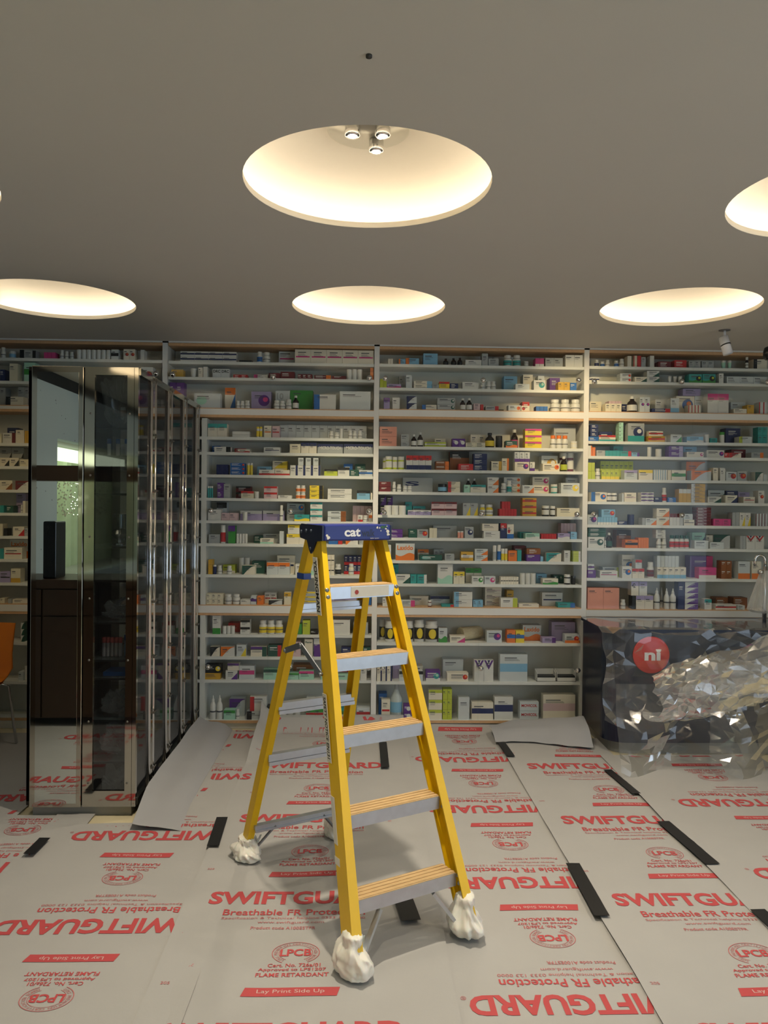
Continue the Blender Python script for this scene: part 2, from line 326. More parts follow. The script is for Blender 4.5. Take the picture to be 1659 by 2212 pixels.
for k, S in SECT.items():
    x0, x1 = S['x0'], S['x1']; w = x1-x0; base = empty('shelving_unit', ((x0+x1)/2, YW, 0)); ax = -(x0+x1)/2
    tag(base, {'A': 'white built-in shelving bay behind the steel case, left edge of the photo', 'B': 'white built-in shelving bay between the steel case and the ladder',
               'C': 'white built-in shelving bay right behind the ladder, full height', 'D': 'white built-in shelving bay above the plastic-wrapped dark counter'}[k], 'shelving', 'bays of the white shelving wall')
    hw = w/2; S['z'] = [onY(S['ref'], y, YW).z for y in S['rows']]
    pr = .036
    MB().box(hw, hw+pr, 0, SD+.02, 0, ZTOP+.02, WHITE).build('side_panel', base)
    if k == 'A': MB().box(-hw-.01, -hw, 0, SD, 0, ZTOP+.02, WHITE).build('side_panel', base)
    if k == 'B':
        xd = onY(439, 1200, YW).x+ax; MB().box(xd-.018, xd+.018, .001, SD, .06, onY(440, 903, YW).z, WHITE).build('side_panel', base)
    MB().box(-hw, hw, SD, SD+.02, 0, ZTOP, BACKP).build('back_panel', base)
    tr = MB().box(-hw+.001, hw-.001, -.002, .05, ZTOP-.003, ZTOP+.021, WHITE).build('top_rail', base)
    MB().box(-hw, hw, .0, SD, ZTOP-.024, ZTOP-.003, WOOD).build('wood_edge', tr)
    MB().box(-hw, hw, .03, SD, 0, S['z'][-1]-.02, WHITE).build('plinth', base)
    bo = MB().box(-hw, hw, 0, SD, S['z'][-1]-.02, S['z'][-1], WHITE).build('bottom_board', base)
    MB().box(-hw, hw, -.003, .0, S['z'][-1]-.02, S['z'][-1]-.001, WOOD).build('wood_edge', bo)
    for i, (a, c) in enumerate(S['rails']):
        za, zc = onY(S['ref'], a, YW).z, onY(S['ref'], c, YW).z
        r = MB().box(-hw, hw, -.004, SD, zc+.018, za-.006, WHITE).build('rail', base)
        bb = MB(); bb.box(-hw, hw, -.001, SD, za-.006, za, WOOD); bb.box(-hw, hw, -.001, SD, zc, zc+.018, WOOD); bb.build('wood_edge', r)
        S.setdefault('rz', []).append((za, zc))
    for i, z in enumerate(S['z'][:-1]):
        if S['rows'][i] in [q[0] for q in S['rails']]: continue
        MB().box(-hw+.001, hw-.001, 0, SD, z-.02, z, WHITE).build('shelf', base)
    # glass panes on chrome ball fixings
    (a1, a2), (b1, b2) = S['rz']
    secs = [(a1+.004, ZTOP-.03, 'upper'), (b1+.004, a2-.004, 'middle'), (S['z'][-1]+.004, b2-.004, 'lower')]
    for si, (z0, z1, sn) in enumerate(secs):
        kn = [q for q in KN[k] if (700, 950, 1300)[si] < q[1] < (950, 1300, 1500)[si]]
        for side in (0, 1):
            u0, u1 = (-hw+.004, 0.0) if side == 0 else (-.012, hw-.004)
            yy = -.012 if side == 0 else -.02
            t = empty('glass_pane', ((x0+x1)/2, YW+yy, z0))
            tag(t, '%s sliding glass pane over the %s section of the %s' % (('left', 'right')[side], sn, BAYW[k]), 'glass pane', 'sliding glass panes of the shelving')
            MB().box(u0, u1, -.002, .002, 0, z1-z0, GLASS).build('pane', t)
            for (px, py, sd) in kn:
                P = onY(px, py, YW+yy); ux = P.x-(x0+x1)/2
                want = 0 if ux < -.02 or (abs(ux) < .12 and side == 0 and sd == 0) else 1
                if abs(ux) < .2: want = 0
                if want != side or not (-hw < ux < hw): continue
                MB().lathe([(.002, -.02), (.012, -.016), (.019, -.006), (.02, 0), (.019, .006), (.012, .016), (.002, .02)], CHROME, n=20, c=(0, 0, 0)).build('chrome_knob', t, loc=(ux, -.014, P.z-z0))

# ------------------------------------------------------------ stock on the shelves
REG = {'R1': (360, 740, .2773), 'R2': (360, 1040, .2773), 'R3': (360, 1300, .2773), 'R4': (810, 740, .2773), 'R5': (810, 1030, .2773), 'R6': (810, 1300, .2773),
       'R7': (1260, 740, .2405), 'R8': (1260, 1030, .2405), 'R9': (0, 720, .2773), 'R11': (0, 880, .1175), 'R12': (0, 1130, .1175), 'R15': (0, 730, .217), 'R16': (0, 1330, .1764)}
CAT = {'b': ('medicine_box', 'carton', 'box'), 'p': ('pill_bottle', 'pill bottle', 'bottle'), 'k': ('medicine_bottle', 'dark medicine bottle', 'bottle'), 'K': ('medicine_bottle', 'big dark syrup bottle', 'bottle'),
       'v': ('tablet_tube', 'tube', 'tube'), 'j': ('jar', 'lidded jar', 'jar'), 'u': ('lidded_cup', 'lidded cup', 'cup'), 'q': ('squeeze_bottle', 'squeeze bottle', 'bottle'),
       't': ('powder_tub', 'tub', 'tub'), 'x': ('display_tray', 'open tray', 'tray'), 'R': ('cotton_roll', 'cotton roll', 'roll'), 'c': ('clear_bottle', 'tall clear bottle', 'bottle')}
DEC = {'U': '%s top band', 'S': '%s bottom band', 'M': '%s middle band', 'R': '%s right end', 'L': '%s left end', 'O': '%s disc', 'W': '%s wave', 'D': '%s corner triangle', 'H': '%s swoosh', 'N': '%s stripe', 'V': '%s chevron', 'E': '%s oval', 'C': '%s cap', 'B': '%s label'}
def carton(b, w, d, h, col, deco, text, seed):
    rn = random.Random(seed); m = card(col, seed); b.box(-w/2, w/2, 0, d, 0, h, m)
    lay = [0]
    def fr(pts, c):
        lay[0] += 1; y = -.0004*lay[0]; b.face([(x-w/2, y, z) for x, z in pts], card(c))
    e = .0015
    for q in deco:
        if len(q) < 2 or q[0] not in DEC or q[1] not in PAL: continue
        c = q[1]
        if q[0] == 'U': fr([(0, h*.68), (w, h*.68), (w, h), (0, h)], c)
        elif q[0] == 'S': fr([(0, 0), (w, 0), (w, h*.32), (0, h*.32)], c)
        elif q[0] == 'M': fr([(0, h*.36), (w, h*.36), (w, h*.66), (0, h*.66)], c)
        elif q[0] == 'N': fr([(w*.06, h*.42), (w*.94, h*.42), (w*.94, h*.52), (w*.06, h*.52)], c)
        elif q[0] == 'R': fr([(w*.72, 0), (w, 0), (w, h), (w*.72, h)], c)
        elif q[0] == 'L': fr([(0, 0), (w*.26, 0), (w*.26, h), (0, h)], c)
        elif q[0] in 'OE':
            r = min(w, h)*.3; rx = r if q[0] == 'O' else w*.2; cx = w-rx*1.25 if q[0] == 'O' else w*.28; cz = h*.52
            fr([(cx+rx*math.cos(a*PI/10), cz+r*math.sin(a*PI/10)) for a in range(20)], c)
            if q[0] == 'O': fr([(cx+rx*.25+rx*.45*math.cos(a*PI/8), cz+r*.2+r*.45*math.sin(a*PI/8)) for a in range(16)], {'p': 'm', 'r': 'o', 'o': 'r', 'b': 'o', 't': 'i', 'k': 'l'}.get(c, 'w'))
        elif q[0] == 'W': fr([(0, 0), (w, 0), (w, h*.34)]+[(w*(1-t/10), h*(.34+.10*math.sin(t*PI/5))) for t in range(1, 11)], c)
        elif q[0] == 'D': fr([(w*.45, 0), (w, 0), (w, h*.75)], c)
        elif q[0] == 'H':
            fr([(0, h), (0, 0), (w*.12, 0)]+[(w*(.12+.88*t/10), h*.95*math.sin(t*PI/20)) for t in range(1, 11)]+[(w, h)], c)
        elif q[0] == 'V':
            fr([(0, h), (w*.5, h*.55), (w, h), (w*.8, h), (w*.5, h*.76), (w*.2, h)], c)
            fr([(w*.35, h), (w*.5, h*.84), (w*.65, h)], 'n')
    lay[0] += 1; y = -.0004*lay[0]
    if text:
        tc, ts = text[0], text[1:].replace('_', ' '); hh = min(h*.32, w*1.5/max(2, len(ts))); z1 = h*.88 if h > w*.6 else h*.75
        b.text(ts, card(tc), w*.08-w/2, w*.92-w/2 if len(ts) > 2 else -w/2+w*.55, z1-hh, z1, lambda x, z: (x, y, z), .03)
    elif w > .03 and h > .02:
        x = w*rn.uniform(.07, .2); z = h*rn.uniform(.78, .9); t = min(.006, h*.1); ink = card('w') if col in 'npdkfbra' else INK
        for q in range(rn.choice((2, 3, 3, 4))):
            ww = w*rn.uniform(.3, .62); z -= t*(1.5 if q < 2 else 3.2); t = t if q == 0 else min(t, .0022)
            if z > t: b.mesh([(x-w/2, y, z), (x+ww-w/2, y, z), (x+ww-w/2, y, z+t), (x-w/2, y, z+t)], [(0, 1, 2, 3)], ink)
def add_item(kind, col, deco, text, x0, x1, z0, z1, yf, depth, label, cat, group, name, seed):
    w, h = x1-x0, z1-z0; xc = (x0+x1)/2
    dd = {q[0]: q[1] for q in deco if len(q) > 1 and q[0] in DEC and q[1] in PAL}
    if kind == 'b':
        b = MB(); carton(b, w, depth, h, col, deco, text, seed); o = b.build(name, loc=(xc, yf, z0), shade='keep'); return tag(o, label, cat, group)
    r = w/2; t = empty(name, (xc, yf+min(r, depth/2)+.001, z0)); tag(t, label, cat, group); body = plas(col); cap = plas(dd.get('C', 'w')); n = 18
    ry = min(1, depth/2/r)
    def L(nm, prof, m, par=None):
        b = MB().lathe([(max(q[0], .0008), q[1]) for q in prof], m, n=n)
        if ry < 1: bmesh.ops.scale(b.bm, vec=(1, ry, 1), verts=b.bm.verts)
        return b.build(nm, par or t, shade='smooth')
    lab = dd.get('B')
    if kind == 'p':
        L('body', [(r*.92, 0), (r, h*.03), (r, h*.62), (r*.72, h*.72), (r*.72, h*.76)], body); L('cap', [(r*.84, h*.75), (r*.84, h*.98), (r*.7, h)], cap)
        L('label', [(r*1.02, h*.1), (r*1.02, h*.52)], card(lab or 'w')); L('label_print', [(r*1.03, h*.3), (r*1.03, h*.36)], INK)
    elif kind in 'kK':
        L('body', [(r*.92, 0), (r, h*.03), (r, h*.52), (r*.9, h*.62), (r*.45, h*.75), (r*.4, h*.86)], mat('dark_amber_glass', '#1d100b' if col != 'a' else '#5c2414', .12, var=0)); L('cap', [(r*.48, h*.84), (r*.48, h*.99), (r*.4, h)], cap)
        L('label', [(r*1.02, h*.1), (r*1.02, h*.46)], card(lab or 'w'))
    elif kind == 'v':
        L('body', [(r*.95, 0), (r, h*.02), (r, h*.82)], body); L('cap', [(r*1.02, h*.82), (r*1.02, h*.98), (r*.9, h)], cap)
        if lab: L('label', [(r*1.03, h*.08), (r*1.03, h*.6)], card(lab))
    elif kind in 'ju':
        q = .82 if kind == 'u' else 1
        L('body', [(r*.93*q, 0), (r*q, h*.04), (r, h*.74)], body); L('lid', [(r*1.03, h*.74), (r*1.03, h*.97), (r*.95, h)], cap)
        if kind == 'j': L('label', [(r*1.03, h*.15), (r*1.03, h*.62)], card(lab or 'w'))
    elif kind == 'q':
        L('body', [(r*.92, 0), (r, h*.03), (r, h*.58), (r*.55, h*.72), (r*.45, h*.74)], body); L('cap', [(r*.5, h*.72), (r*.48, h*.84), (r*.22, h*.88), (r*.16, h*.99), (r*.1, h)], cap)
        L('label_print', [(r*1.02, h*.3), (r*1.02, h*.36)], INK)
    elif kind == 't':
        L('body', [(r*.95, 0), (r, h*.02), (r, h*.8)], body); L('lid', [(r*.9, h*.8), (r*.9, h*.98), (r*.8, h)], plas('w'))
        b = MB(); m = card('k'); R1 = r*1.02
        ang = [-PI/2+PI*.42*(i/8*2-1) for i in range(9)]
        b.mesh([(R1*math.cos(a), R1*math.sin(a), z) for a in ang for z in (h*.14, h*.66)], [(2*i, 2*i+2, 2*i+3, 2*i+1) for i in range(8)], m)
        R2 = r*1.05; P = []
        for a in range(15):
            u = -1+a/7; hz = h*.23*max(.02, 1-u*u)**.5; an = (u*.6+.1)
            P += [(R2*math.sin(an), -R2*math.cos(an), h*.4-hz), (R2*math.sin(an), -R2*math.cos(an), h*.4+hz)]
        b.mesh(P, [(2*i, 2*i+2, 2*i+3, 2*i+1) for i in range(14)], card('y')); o = b.build('label', t, shade='keep')
    elif kind == 'x':
        b = MB(); m = card('w'); d = depth; e = .004
        b.box(-r, r, -d/2, -d/2+.003, 0, h*.35, m); b.box(-r, r, d/2-.003, d/2, 0, h, m)
        for sx in (-1, 1):
            A = [(sx*r, -d/2, 0), (sx*r, d/2, 0), (sx*r, d/2, h), (sx*r, -d/2, h*.8)]; B_ = [(sx*(r-.003), q[1], q[2]) for q in A]; b.hexa(A, B_, m)
        b.box(-r, r, -d/2, d/2, 0, .003, m); b.build('tray', t); MB().box(-r+.006, r-.006, -d/2+.006, d/2-.006, .004, h*.5, card('k')).build('contents', t)
    elif kind == 'R':
        b = MB(); rr = h/2; pr = [(rr*.3, -w/2), (rr*.98, -w/2), (rr, -w/2+.005), (rr, w/2-.005), (rr*.96, w/2), (rr*.3, w/2)]
        b.lathe(pr, mat('cotton', '#e6d9b4', .9, var=.06, bump=.6), n=28); bmesh.ops.rotate(b.bm, cent=(0, 0, 0), matrix=Matrix.Rotation(PI/2, 3, 'Y'), verts=b.bm.verts)
        bmesh.ops.translate(b.bm, vec=(0, 0, rr), verts=b.bm.verts)
        bmesh.ops.rotate(b.bm, cent=(0, 0, 0), matrix=Matrix.Rotation(.5, 3, 'Z'), verts=b.bm.verts); b.build('roll', t, shade='smooth')
    elif kind == 'c':
        cm = mat('cloudy_plastic', '#b9c3c4', .25, var=0)
        L('body', [(r*.95, 0), (r, h*.02), (r, h*.6), (r*.4, h*.82), (r*.3, h*.86)], cm); L('cap', [(r*.34, h*.85), (r*.34, h)], plas('g')); L('label', [(r*1.01, h*.2), (r*1.01, h*.5)], card('u'))
    return t
STOCK = """
@A1 R15
0 48 90 p w
80 145 128 j w Bu
197 238 118 b k
240 358 125 b g Rk
438 553 143 b3x1 m
592 632 120 p w
640 680 130 p w
688 730 135 p w
757 1100 115 v7x1 w
1108 1182 115 b w Mk
1230 1345 112 b2x1 w Or
1400 1438 118 b w
@A2 R15
0 50 315 b n
95 178 255 b c
240 355 245 b i Me
1405 1525 290 b w Or
@A3 R15
60 235 585 b w Lk
180 315 490 ^b2x1 g
0 55 495 ^b g
@A4 R11
0 35 480 b c
50 290 470 b w Rd
135 330 375 ^b n
290 450 415 b w
455 540 430 b2x1 z
545 578 430 p w
@A5 R11
0 350 925 b2x1 w Dk
0 440 740 ^b2x1 g Dk
365 545 955 b c
@A6 R11
0 230 1340 b w Da
285 570 1350 b w Hd
@A7 R11
0 75 1800 b t
120 245 1805 b f
300 480 1550 ^b1x2 v
375 412 1790 p w
420 470 1720 b w
@A8 R12
0 55 10 b1x2 c
70 135 95 b k
240 450 65 b w Dr
455 545 90 b g
@A9 R12
0 70 470 b t
75 410 450 b w Nr
180 530 300 ^b w Wo =oLaxido
@A10 R12
0 195 890 b v Nk
200 380 835 b c Sz
@A11 R12
0 90 1380 b c
150 220 1390 b g
230 530 1400 b w
@A12 R12
385 450 1830 b1x3 f Hw
@A13 R16
225 290 690 b w
295 340 620 j w
@B1 R1
108 545 70 b4x2 w Mn
565 665 138 b k
702 745 68 p w Bb
750 805 72 p w
875 1000 60 ^b w Nm
1000 1622 54 b5x1 w Nm
@B2 R1
38 130 210 b z
182 228 200 u w
247 283 195 b w
286 320 188 b w
358 492 205 b2x1 w =kDRC
520 630 250 b2x1 r
680 790 250 b w Lm
795 885 237 b d
887 998 227 b d
1022 1135 246 b3x1 d
1150 1280 254 b d Ro
1285 1400 260 b d
1403 1525 206 v3x1 w
1587 1622 195 b1x3 o
@B3 R1
25 75 310 b p
78 140 312 b p
215 420 395 b w Ei
455 538 352 ^b w Uo,Db
538 605 452 p2x1 w
608 648 450 p w
660 815 382 ^b v Op
833 878 448 p w
880 922 452 p w
928 974 440 p w
980 1030 410 k w
850 962 375 ^b w =g10
962 1140 372 ^b e
1148 1320 405 b w Lb
1350 1590 380 b w
@B4 R1
322 472 632 b2x1 w Ut
512 648 692 b1x2 w
698 745 655 v2x1 w By,Cy
760 818 648 b w No
822 882 650 b q Nr
885 1560 645 ^b11x1 w
1268 1300 688 p w
1308 1345 698 p w
1348 1375 670 v w
1415 1448 682 p w
1450 1486 686 p w
1490 1526 686 p w
@B5 R1
355 420 805 ^b b
372 500 812 b w Rk
530 620 825 ^b r
555 650 830 b w Wr
758 886 815 b w Nn
960 1045 790 b c
1048 1170 780 b2x1 w Un
1175 1375 790 b g Un =wMICRO-TOUCH
1380 1612 790 b g Un =wMICRO-TOUCH
@B6 R1
388 480 950 b4x1 n
497 610 938 b1x3 b Or
625 672 938 v2x1 y Cw
705 820 965 ^b u
720 843 990 b w Sr
825 940 922 ^b1x2 y Hc
845 960 992 b w Sr
963 1200 957 b4x1 w Rn
1025 1200 898:955 b3x1 w Rk
1228 1332 985 b l Uk
1335 1425 972 b w Uk
1380 1450 945 ^b b
1470 1550 945 ^b f
1428 1497 990 b f
1500 1610 993 b w Mb
@B7 R2
318 362 35 v3x1 t
395 445 10 b1x2 p
445 495 18 b g
540 655 38 ^b1x2 d Uk
580 680 75 b c Ur
683 718 78 j w
758 862 38 b1x2 q Ur
868 975 108 b w
1005 1083 30 p2x2 w Bo
1115 1218 32 b1x3 y Rk
1255 1443 57 b1x2 w
1483 1585 70 b u Uk
1590 1612 88 b w
@B8 R2
322 425 218 b w
390 470 163 ^b w Uk
427 553 245 b2x1 q
574 745 228 ^b v Uw
590 628 238 j w
750 918 228 ^b v Uw
880 908 185 p w
938 1075 172 ^b1x2 g Ob
995 1115 258 b t Wy
1120 1215 162 b1x3 w Ut
1255 1398 232 b1x2 w Ra
1450 1610 190 ^b5x1 q
1492 1528 262 b w Sr
1530 1570 265 p w
1575 1610 235 b w Mo
@B9 R2
328 415 412 b g
418 458 340 v w Cw,Br
480 535 345 b e Up
540 630 408 v4x1 w
680 755 422 ^b f
728 833 444 b w Si
750 905 408 ^b g
880 912 388 b w
935 1130 410 b2x1 w Uy
945 1130 338:408 b2x1 w Uy
1262 1335 425 b b
1337 1370 425 b r
1395 1492 432 b w Ho
1500 1535 445 b g
@B10 R2
325 358 610 b1x3 z
360 388 650 v n
393 430 655 p w
438 535 650 ^b l Sc
467 507 657 p w
560 648 593 ^v2x1 w
588 690 655 b w Hf
665 765 620 ^b f
780 960 632 b2x1 w Uo
862 1000 578 ^b w Nn
1003 1070 645 b w
1075 1150 650 b w Wi
1255 1308 572 b2x2 w Nk
1313 1360 645 p w Bk
1383 1520 578 ^b4x2 n Sr
1418 1460 642 p c
@B11 R2
310 440 875 b3x2 c
448 505 880 p w
510 570 880 p w
575 655 922 b w
655 700 892 b w Mp
705 755 895 b o
765 858 865 ^b2x1 w Nr
795 900 925 b w Hk
915 970 865 b c Uz
1000 1165 860 b1x3 g Uy
1285 1530 915 b1x2 v
1545 1600 870 b b
@B12 R3
358 422 100 b w Se
433 530 190 j3x1 w
480 570 165 ^b r
575 650 142 b1x2 w Uk
718 905 145 p3x1 w By
938 985 168 ^b f
985 1055 172 b e Eg
1060 1118 145 b l
1120 1180 222 b k
1295 1430 140 b w
1455 1570 160 b2x1 g
@B13 R3
340 415 350 b w Hk
422 530 350 b w Ho
545 620 335 b w Dy
655 780 350 b w Up,Rf
790 895 338 b f Rr
960 1045 312 b1x2 q
1075 1140 292 b w =fPlaster
1148 1200 285 b p Uw
1360 1450 355 b n
1530 1590 355 b f
@B14 R3
300 425 490:552 b k Oy
288 420 555 b z
475 575 480:533 b w Up
460 553 535 b w Dp
555 685 498 b w Mm
755 865 525 b i Uf
928 1030 555 b i Ue
985 1150 490 ^b a
1032 1148 540 b i Um
1200 1245 550 b i
1330 1440 520 ^b r
1330 1415 565 b i
1510 1560 510 b w
@B15 R3
335 382 735 q w
385 435 732 q w
445 535 845 b i Ue
490 610 755 ^b w Hp
537 567 838 p w
650 785 740:850 b w Lr
625 772 852 b w Lk,Oo
775 850 815 b k Ra
880 1043 815 v3x1 w
1088 1222 748 b2x2 w Ue,Mr
1350 1400 790:850 b t
1350 1400 850 b e
1480 1585 825 b w Mr
@C1 R4
103 142 125 b2x1 w
185 240 128 b u Lo
240 345 122 b u Lo
378 490 85 b u Ru
533 575 122 k k Ck,Bk
595 637 118 k k Ck,Bk
645 685 115 k k Ck,Bk
705 832 135 b w
835 882 85 b g
884 965 125 b g
920 970 116 ^j n
1008 1072 95 p w Bt
1080 1143 95 p w Bt
1165 1200 145 j g
1250 1318 122 b2x1 m Sw
1328 1465 120 b2x1 g
1485 1620 97 b2x1 w
@C2 R4
40 92 283 b2x1 l
95 205 323 b v Wm
188 235 258 ^b g
242 290 253 b w
303 447 300 b1x2 w Ru
447 500 325 b g
500 582 305 b y Ur
585 650 318 b n
682 808 308 b w
825 860 310 p w
867 946 300 p2x1 w
1005 1110 262 ^b u
1095 1205 322 b w
1155 1232 250 ^b w
1238 1330 293 b w Ot
1270 1320 258 ^b w
1362 1442 275 ^b p
1428 1520 308 b2x1 z
1522 1572 313 b b
@C3 R4
70 117 430 b v Up
137 195 428 b w
248 327 418 b1x2 w Hn
367 482 485 b w Lb
487 625 432 b1x2 g Of
665 710 432 k a
715 762 430 k a
770 820 475 b q
822 847 482 b r
862 965 495 b g Rr
890 1005 522 ^b k
1040 1138 488 b w Oo
1140 1205 492 b w Er
1148 1205 462 ^b r
1255 1347 497 b3x1 b
1375 1448 440 p w
1455 1528 440 p w Bw
1535 1607 440 p w
@C4 R4
37 172 655 b1x2 s
203 265 715:772 b g
203 270 775 b g
283 328 715 k k
332 378 698 k k
388 555 775 b l Mw
465 550 748 ^b w
603 705 748 b2x1 p Ow
708 860 780 b2x1 c
745 865 718 ^b2x1 w
865 937 700 k k Ck,By
945 998 725 j k Ck,Bk
1020 1110 765 b f Wo
1065 1122 675 ^k k Bm
1170 1300 672 b1x3 y Um
1370 1510 722 p3x1 w Co
1395 1565 662 ^b g
1532 1582 768 j c
@C5 R4
62 100 895 ^j l
83 137 885 j l
138 176 890 j l
180 230 888 j l
245 442 880 b4x1 w Ur,Sn
472 578 925 b1x2 a Ro
585 735 850 ^b a Uk
652 768 945 b r
768 875 865 b1x3 n
908 988 925 b c Rz
990 1045 902 b c Ro
1088 1208 853:925 b3x1 w Sp
1090 1203 930 b w Op
1207 1247 930 b w Sp
1298 1425 882 ^b w Oz
1308 1440 942 b w Oo
1445 1500 858 ^j d
1505 1555 858 ^j d
1452 1507 885 k k Bl
@C6 R5
33 125 38 b1x2 d
137 165 38 p w
172 208 58 p w
218 452 8 ^b g =nS
220 253 68 p w
257 290 68 p w
495 565 55 j k Bu,Ck
570 665 38 b1x2 c Lr
710 752 12 ^k k
757 798 12 ^k k
695 742 62 b i
745 865 62 b w Ut
878 965 4 b1x2 w Do
985 1028 48 p w
1030 1070 30 p w Bt
1005 1135 4 ^b1x3 w Oo
1150 1240 65 b w Do
1228 1357 1 ^b1x2 w Om
1377 1428 58 j t
1450 1595 48 b w Oy
1485 1590 8 ^b g
@C7 R5
37 140 152 ^b2x2 p Hk
73 245 222 v3x1 w
237 290 195 ^b t
295 395 228 ^b g Ut
257 437 260 b3x1 v Uw
442 640 195 b2x2 q Ud
687 803 205 b2x1 g Dy
820 862 215 p y
867 925 215 p y
990 1057 192:248 b3x1 r
970 1105 250 b6x1 r
1150 1260 165 b1x3 z Mr
1307 1365 225 j k Cw
1370 1410 228 j k
1418 1595 243 b c
@C8 R5
40 143 350 ^b2x1 g
85 217 408 b1x2 p
263 328 408 b f
330 415 410 b g Or
425 485 400 b2x1 c
455 640 380 ^b g
645 692 423 v2x1 s
700 770 390 b g On
837 963 365:420 b w
848 975 422 b w
978 1028 362 b n Ur
1030 1083 370 b w Er,Sb
1130 1225 432 ^b t
1173 1285 440 b i Ww
1295 1415 445 b6x1 r
1425 1520 440 b v Ww
1525 1575 430 b u
1450 1568 362 ^b5x1 q
@C9 R5
100 127 530 b w Sq
162 310 518 b w Wo =oLaxido
335 420 565 ^b w Uo
348 525 610 b f Et
460 540 565 ^b2x1 g
545 620 600 b g
672 768 585 b z Mw
778 880 562 b1x2 w Do
920 950 535 v w Bg
955 985 530 v w Bb
985 1037 560 v2x1 w By,Cw
1040 1108 575 b o
1110 1143 572 b t
1085 1180 538 ^b d
1182 1292 558:603 b a
1182 1288 605 b p
1290 1312 620 b u
1335 1453 593 b w Ht
1475 1522 575 b w
1545 1605 580 b1x4 l Rw
@C10 R5
140 185 683 ^b t
165 275 762 b w Df
278 325 762 b t
328 405 762 b t Rw
490 608 680 b w Wi
613 700 740 b2x1 c Uy
708 832 712 ^b2x1 w Ue
757 848 775 b w Oe
853 940 775 b w Om
980 1120 780 b7x1 w Nk
1133 1258 752 v3x1 w
1258 1340 757 ^b u
1308 1428 793 b w We
1393 1478 768 ^b2x1 f
1480 1528 762 j k
1532 1568 772 j k Ck,Bk
@C11 R5
60 100 945 b w
197 312 962 b w Rm
272 418 930 ^b w
413 443 962 j d
432 583 930 ^b w Un
520 620 995 b t Rr
612 760 897 b1x2 w Lu
765 843 962 b2x1 u
858 988 860 ^b1x3 w Nq
980 1112 945 b w Rl
1028 1082 885 ^b z
1120 1278 990 b w
1303 1463 902 ^b w Nn
1427 1560 983 b t Rb
@C12 R6
35 85 140 ^t w
80 155 150 t w
236 302 150 t w
308 388 142 t w
395 495 152 t w
497 565 205 b w We
585 703 265 b w Dm
655 842 200 ^R c
872 990 225 b w Op
1030 1095 222 b o Mb
1098 1165 225 b y Mb
1152 1295 182 ^b w Wo =oLaxido
1305 1410 280 b v Rp
1377 1562 158 ^b v
1480 1602 255 b w Or,So
@C13 R6
18 135 378 b3x2 w Rn
140 195 400 ^b v
190 375 540 b2x1 w Uk
325 375 500 ^b w Dp
398 510 538 b p Sw,Ot
530 690 448 ^b w
563 728 555 b w Or
775 925 455 b2x1 w Vp
975 1190 410 b w Mu
1262 1412 535 x w
1418 1568 535 x w
@C14 R6
30 95 715 ^b b
52 120 765 b w Nr
122 217 650 c w
225 285 805 b1x2 p Ow
420 525 685 b1x3 w Ul
530 602 680 b2x3 l
650 738 745 b w
755 923 785 b w Mn
932 1077 742 b w Mn
1130 1277 780 b1x2 w =rMOVICOL
1312 1562 725 b w Mq
@D1 R7
107 148 152 p w Bn
158 200 168 p w Bb
205 243 153 p w
283 325 160 p w Bb
330 373 143 p w
398 435 120 b w
452 485 118 b c Lr
487 520 118 b r
522 562 130 b g
600 638 118 b w
675 790 170 b d
820 930 158 b r
950 1055 165 b2x1 g
1065 1175 165 b2x1 g
1248 1288 160 u i
1305 1340 160 u i
1463 1492 115 p k
1530 1655 150 b w Lk
@D2 R7
55 145 312 b w Mn
332 432 277 b1x2 w Or
462 572 308 b w Df
573 685 255 b1x2 w Df
765 800 300 u w
813 848 302 u w
860 895 302 u w
950 1068 283 b t We,Ok
1072 1190 283 b t We,Ok
1220 1262 277 b w
1290 1650 307 b3x1 w
@D3 R7
50 165 530 ^b c
200 345 548 b3x1 c
230 345 525 ^b4x1 q
345 408 553 ^b n
410 500 478 K k
508 600 490 b2x1 w Op
617 783 593 b n Rr
648 730 512 ^b w
785 862 500 b w Su
835 1000 480 ^b w Ob
895 1055 415:478 ^b v
1002 1110 480 ^b w
945 1058 562 b4x1 w Lr
1118 1308 460 b2x1 w Um
1325 1455 535 ^b w Di
1352 1470 595 b w
1473 1535 560 b z
1580 1655 535 b2x1 w Lr
@D4 R7
65 137 738:843 b1x3 n
45 140 845 b b
137 262 800 ^b n
143 292 832 b w Ur,St
322 362 718 b1x5 i
402 550 725 b g On,St
590 718 795:838 b w Mr
585 735 840 b z Mr
785 885 825 b w De
930 1080 845 b u Ww
1098 1140 825 j w
1140 1205 858 b t
1235 1278 803 j w Ce
1280 1413 770 ^b n
1400 1515 845 b w Ll
1570 1655 760 b2x2 t
@D5 R7
45 80 925 b w Ro
82 110 940 b o
120 198 968 b g
200 330 970 b4x1 t
272 360 930 ^b t
332 432 975 b t Rr
435 505 988 b u Rp
583 620 938 j w
660 715 955 j w
770 898 930 b1x2 p Rv
900 1020 935 ^b u
930 1083 982 b w Om
1112 1268 966 b w Op
1270 1312 990 b r
1315 1420 990 b w Hr
1330 1460 960 ^b d
1510 1620 988 b g Ro
@D6 R7
45 105 1078:1153 b2x1 l
42 108 1155 b2x1 l
115 160 1130 p w
155 450 1065:1140 ^b7x1 l
165 325 1148 b4x1 l Sy
370 487 1145 b w Uv
500 625 1143 b w Uy
632 755 1143 b6x1 w Lu
760 790 1145 b c
795 922 1145 b w Me
925 1095 1070:1148 ^b w Ho
970 1150 1150 b w Ho
1168 1213 1125 b w
1230 1278 1125 b w
1283 1380 1160 b w Or
1383 1470 1155 b g Or
1545 1618 1163 b w Hf
1620 1655 1185 b w
@D7 R8
72 212 138 b w Lb,Ob
215 310 145 j2x1 k
350 366 148 b w
370 478 142 b w Nq
520 635 140 b2x3 w Mp
640 710 182 b n
715 757 98 p w Br
758 835 185 b b
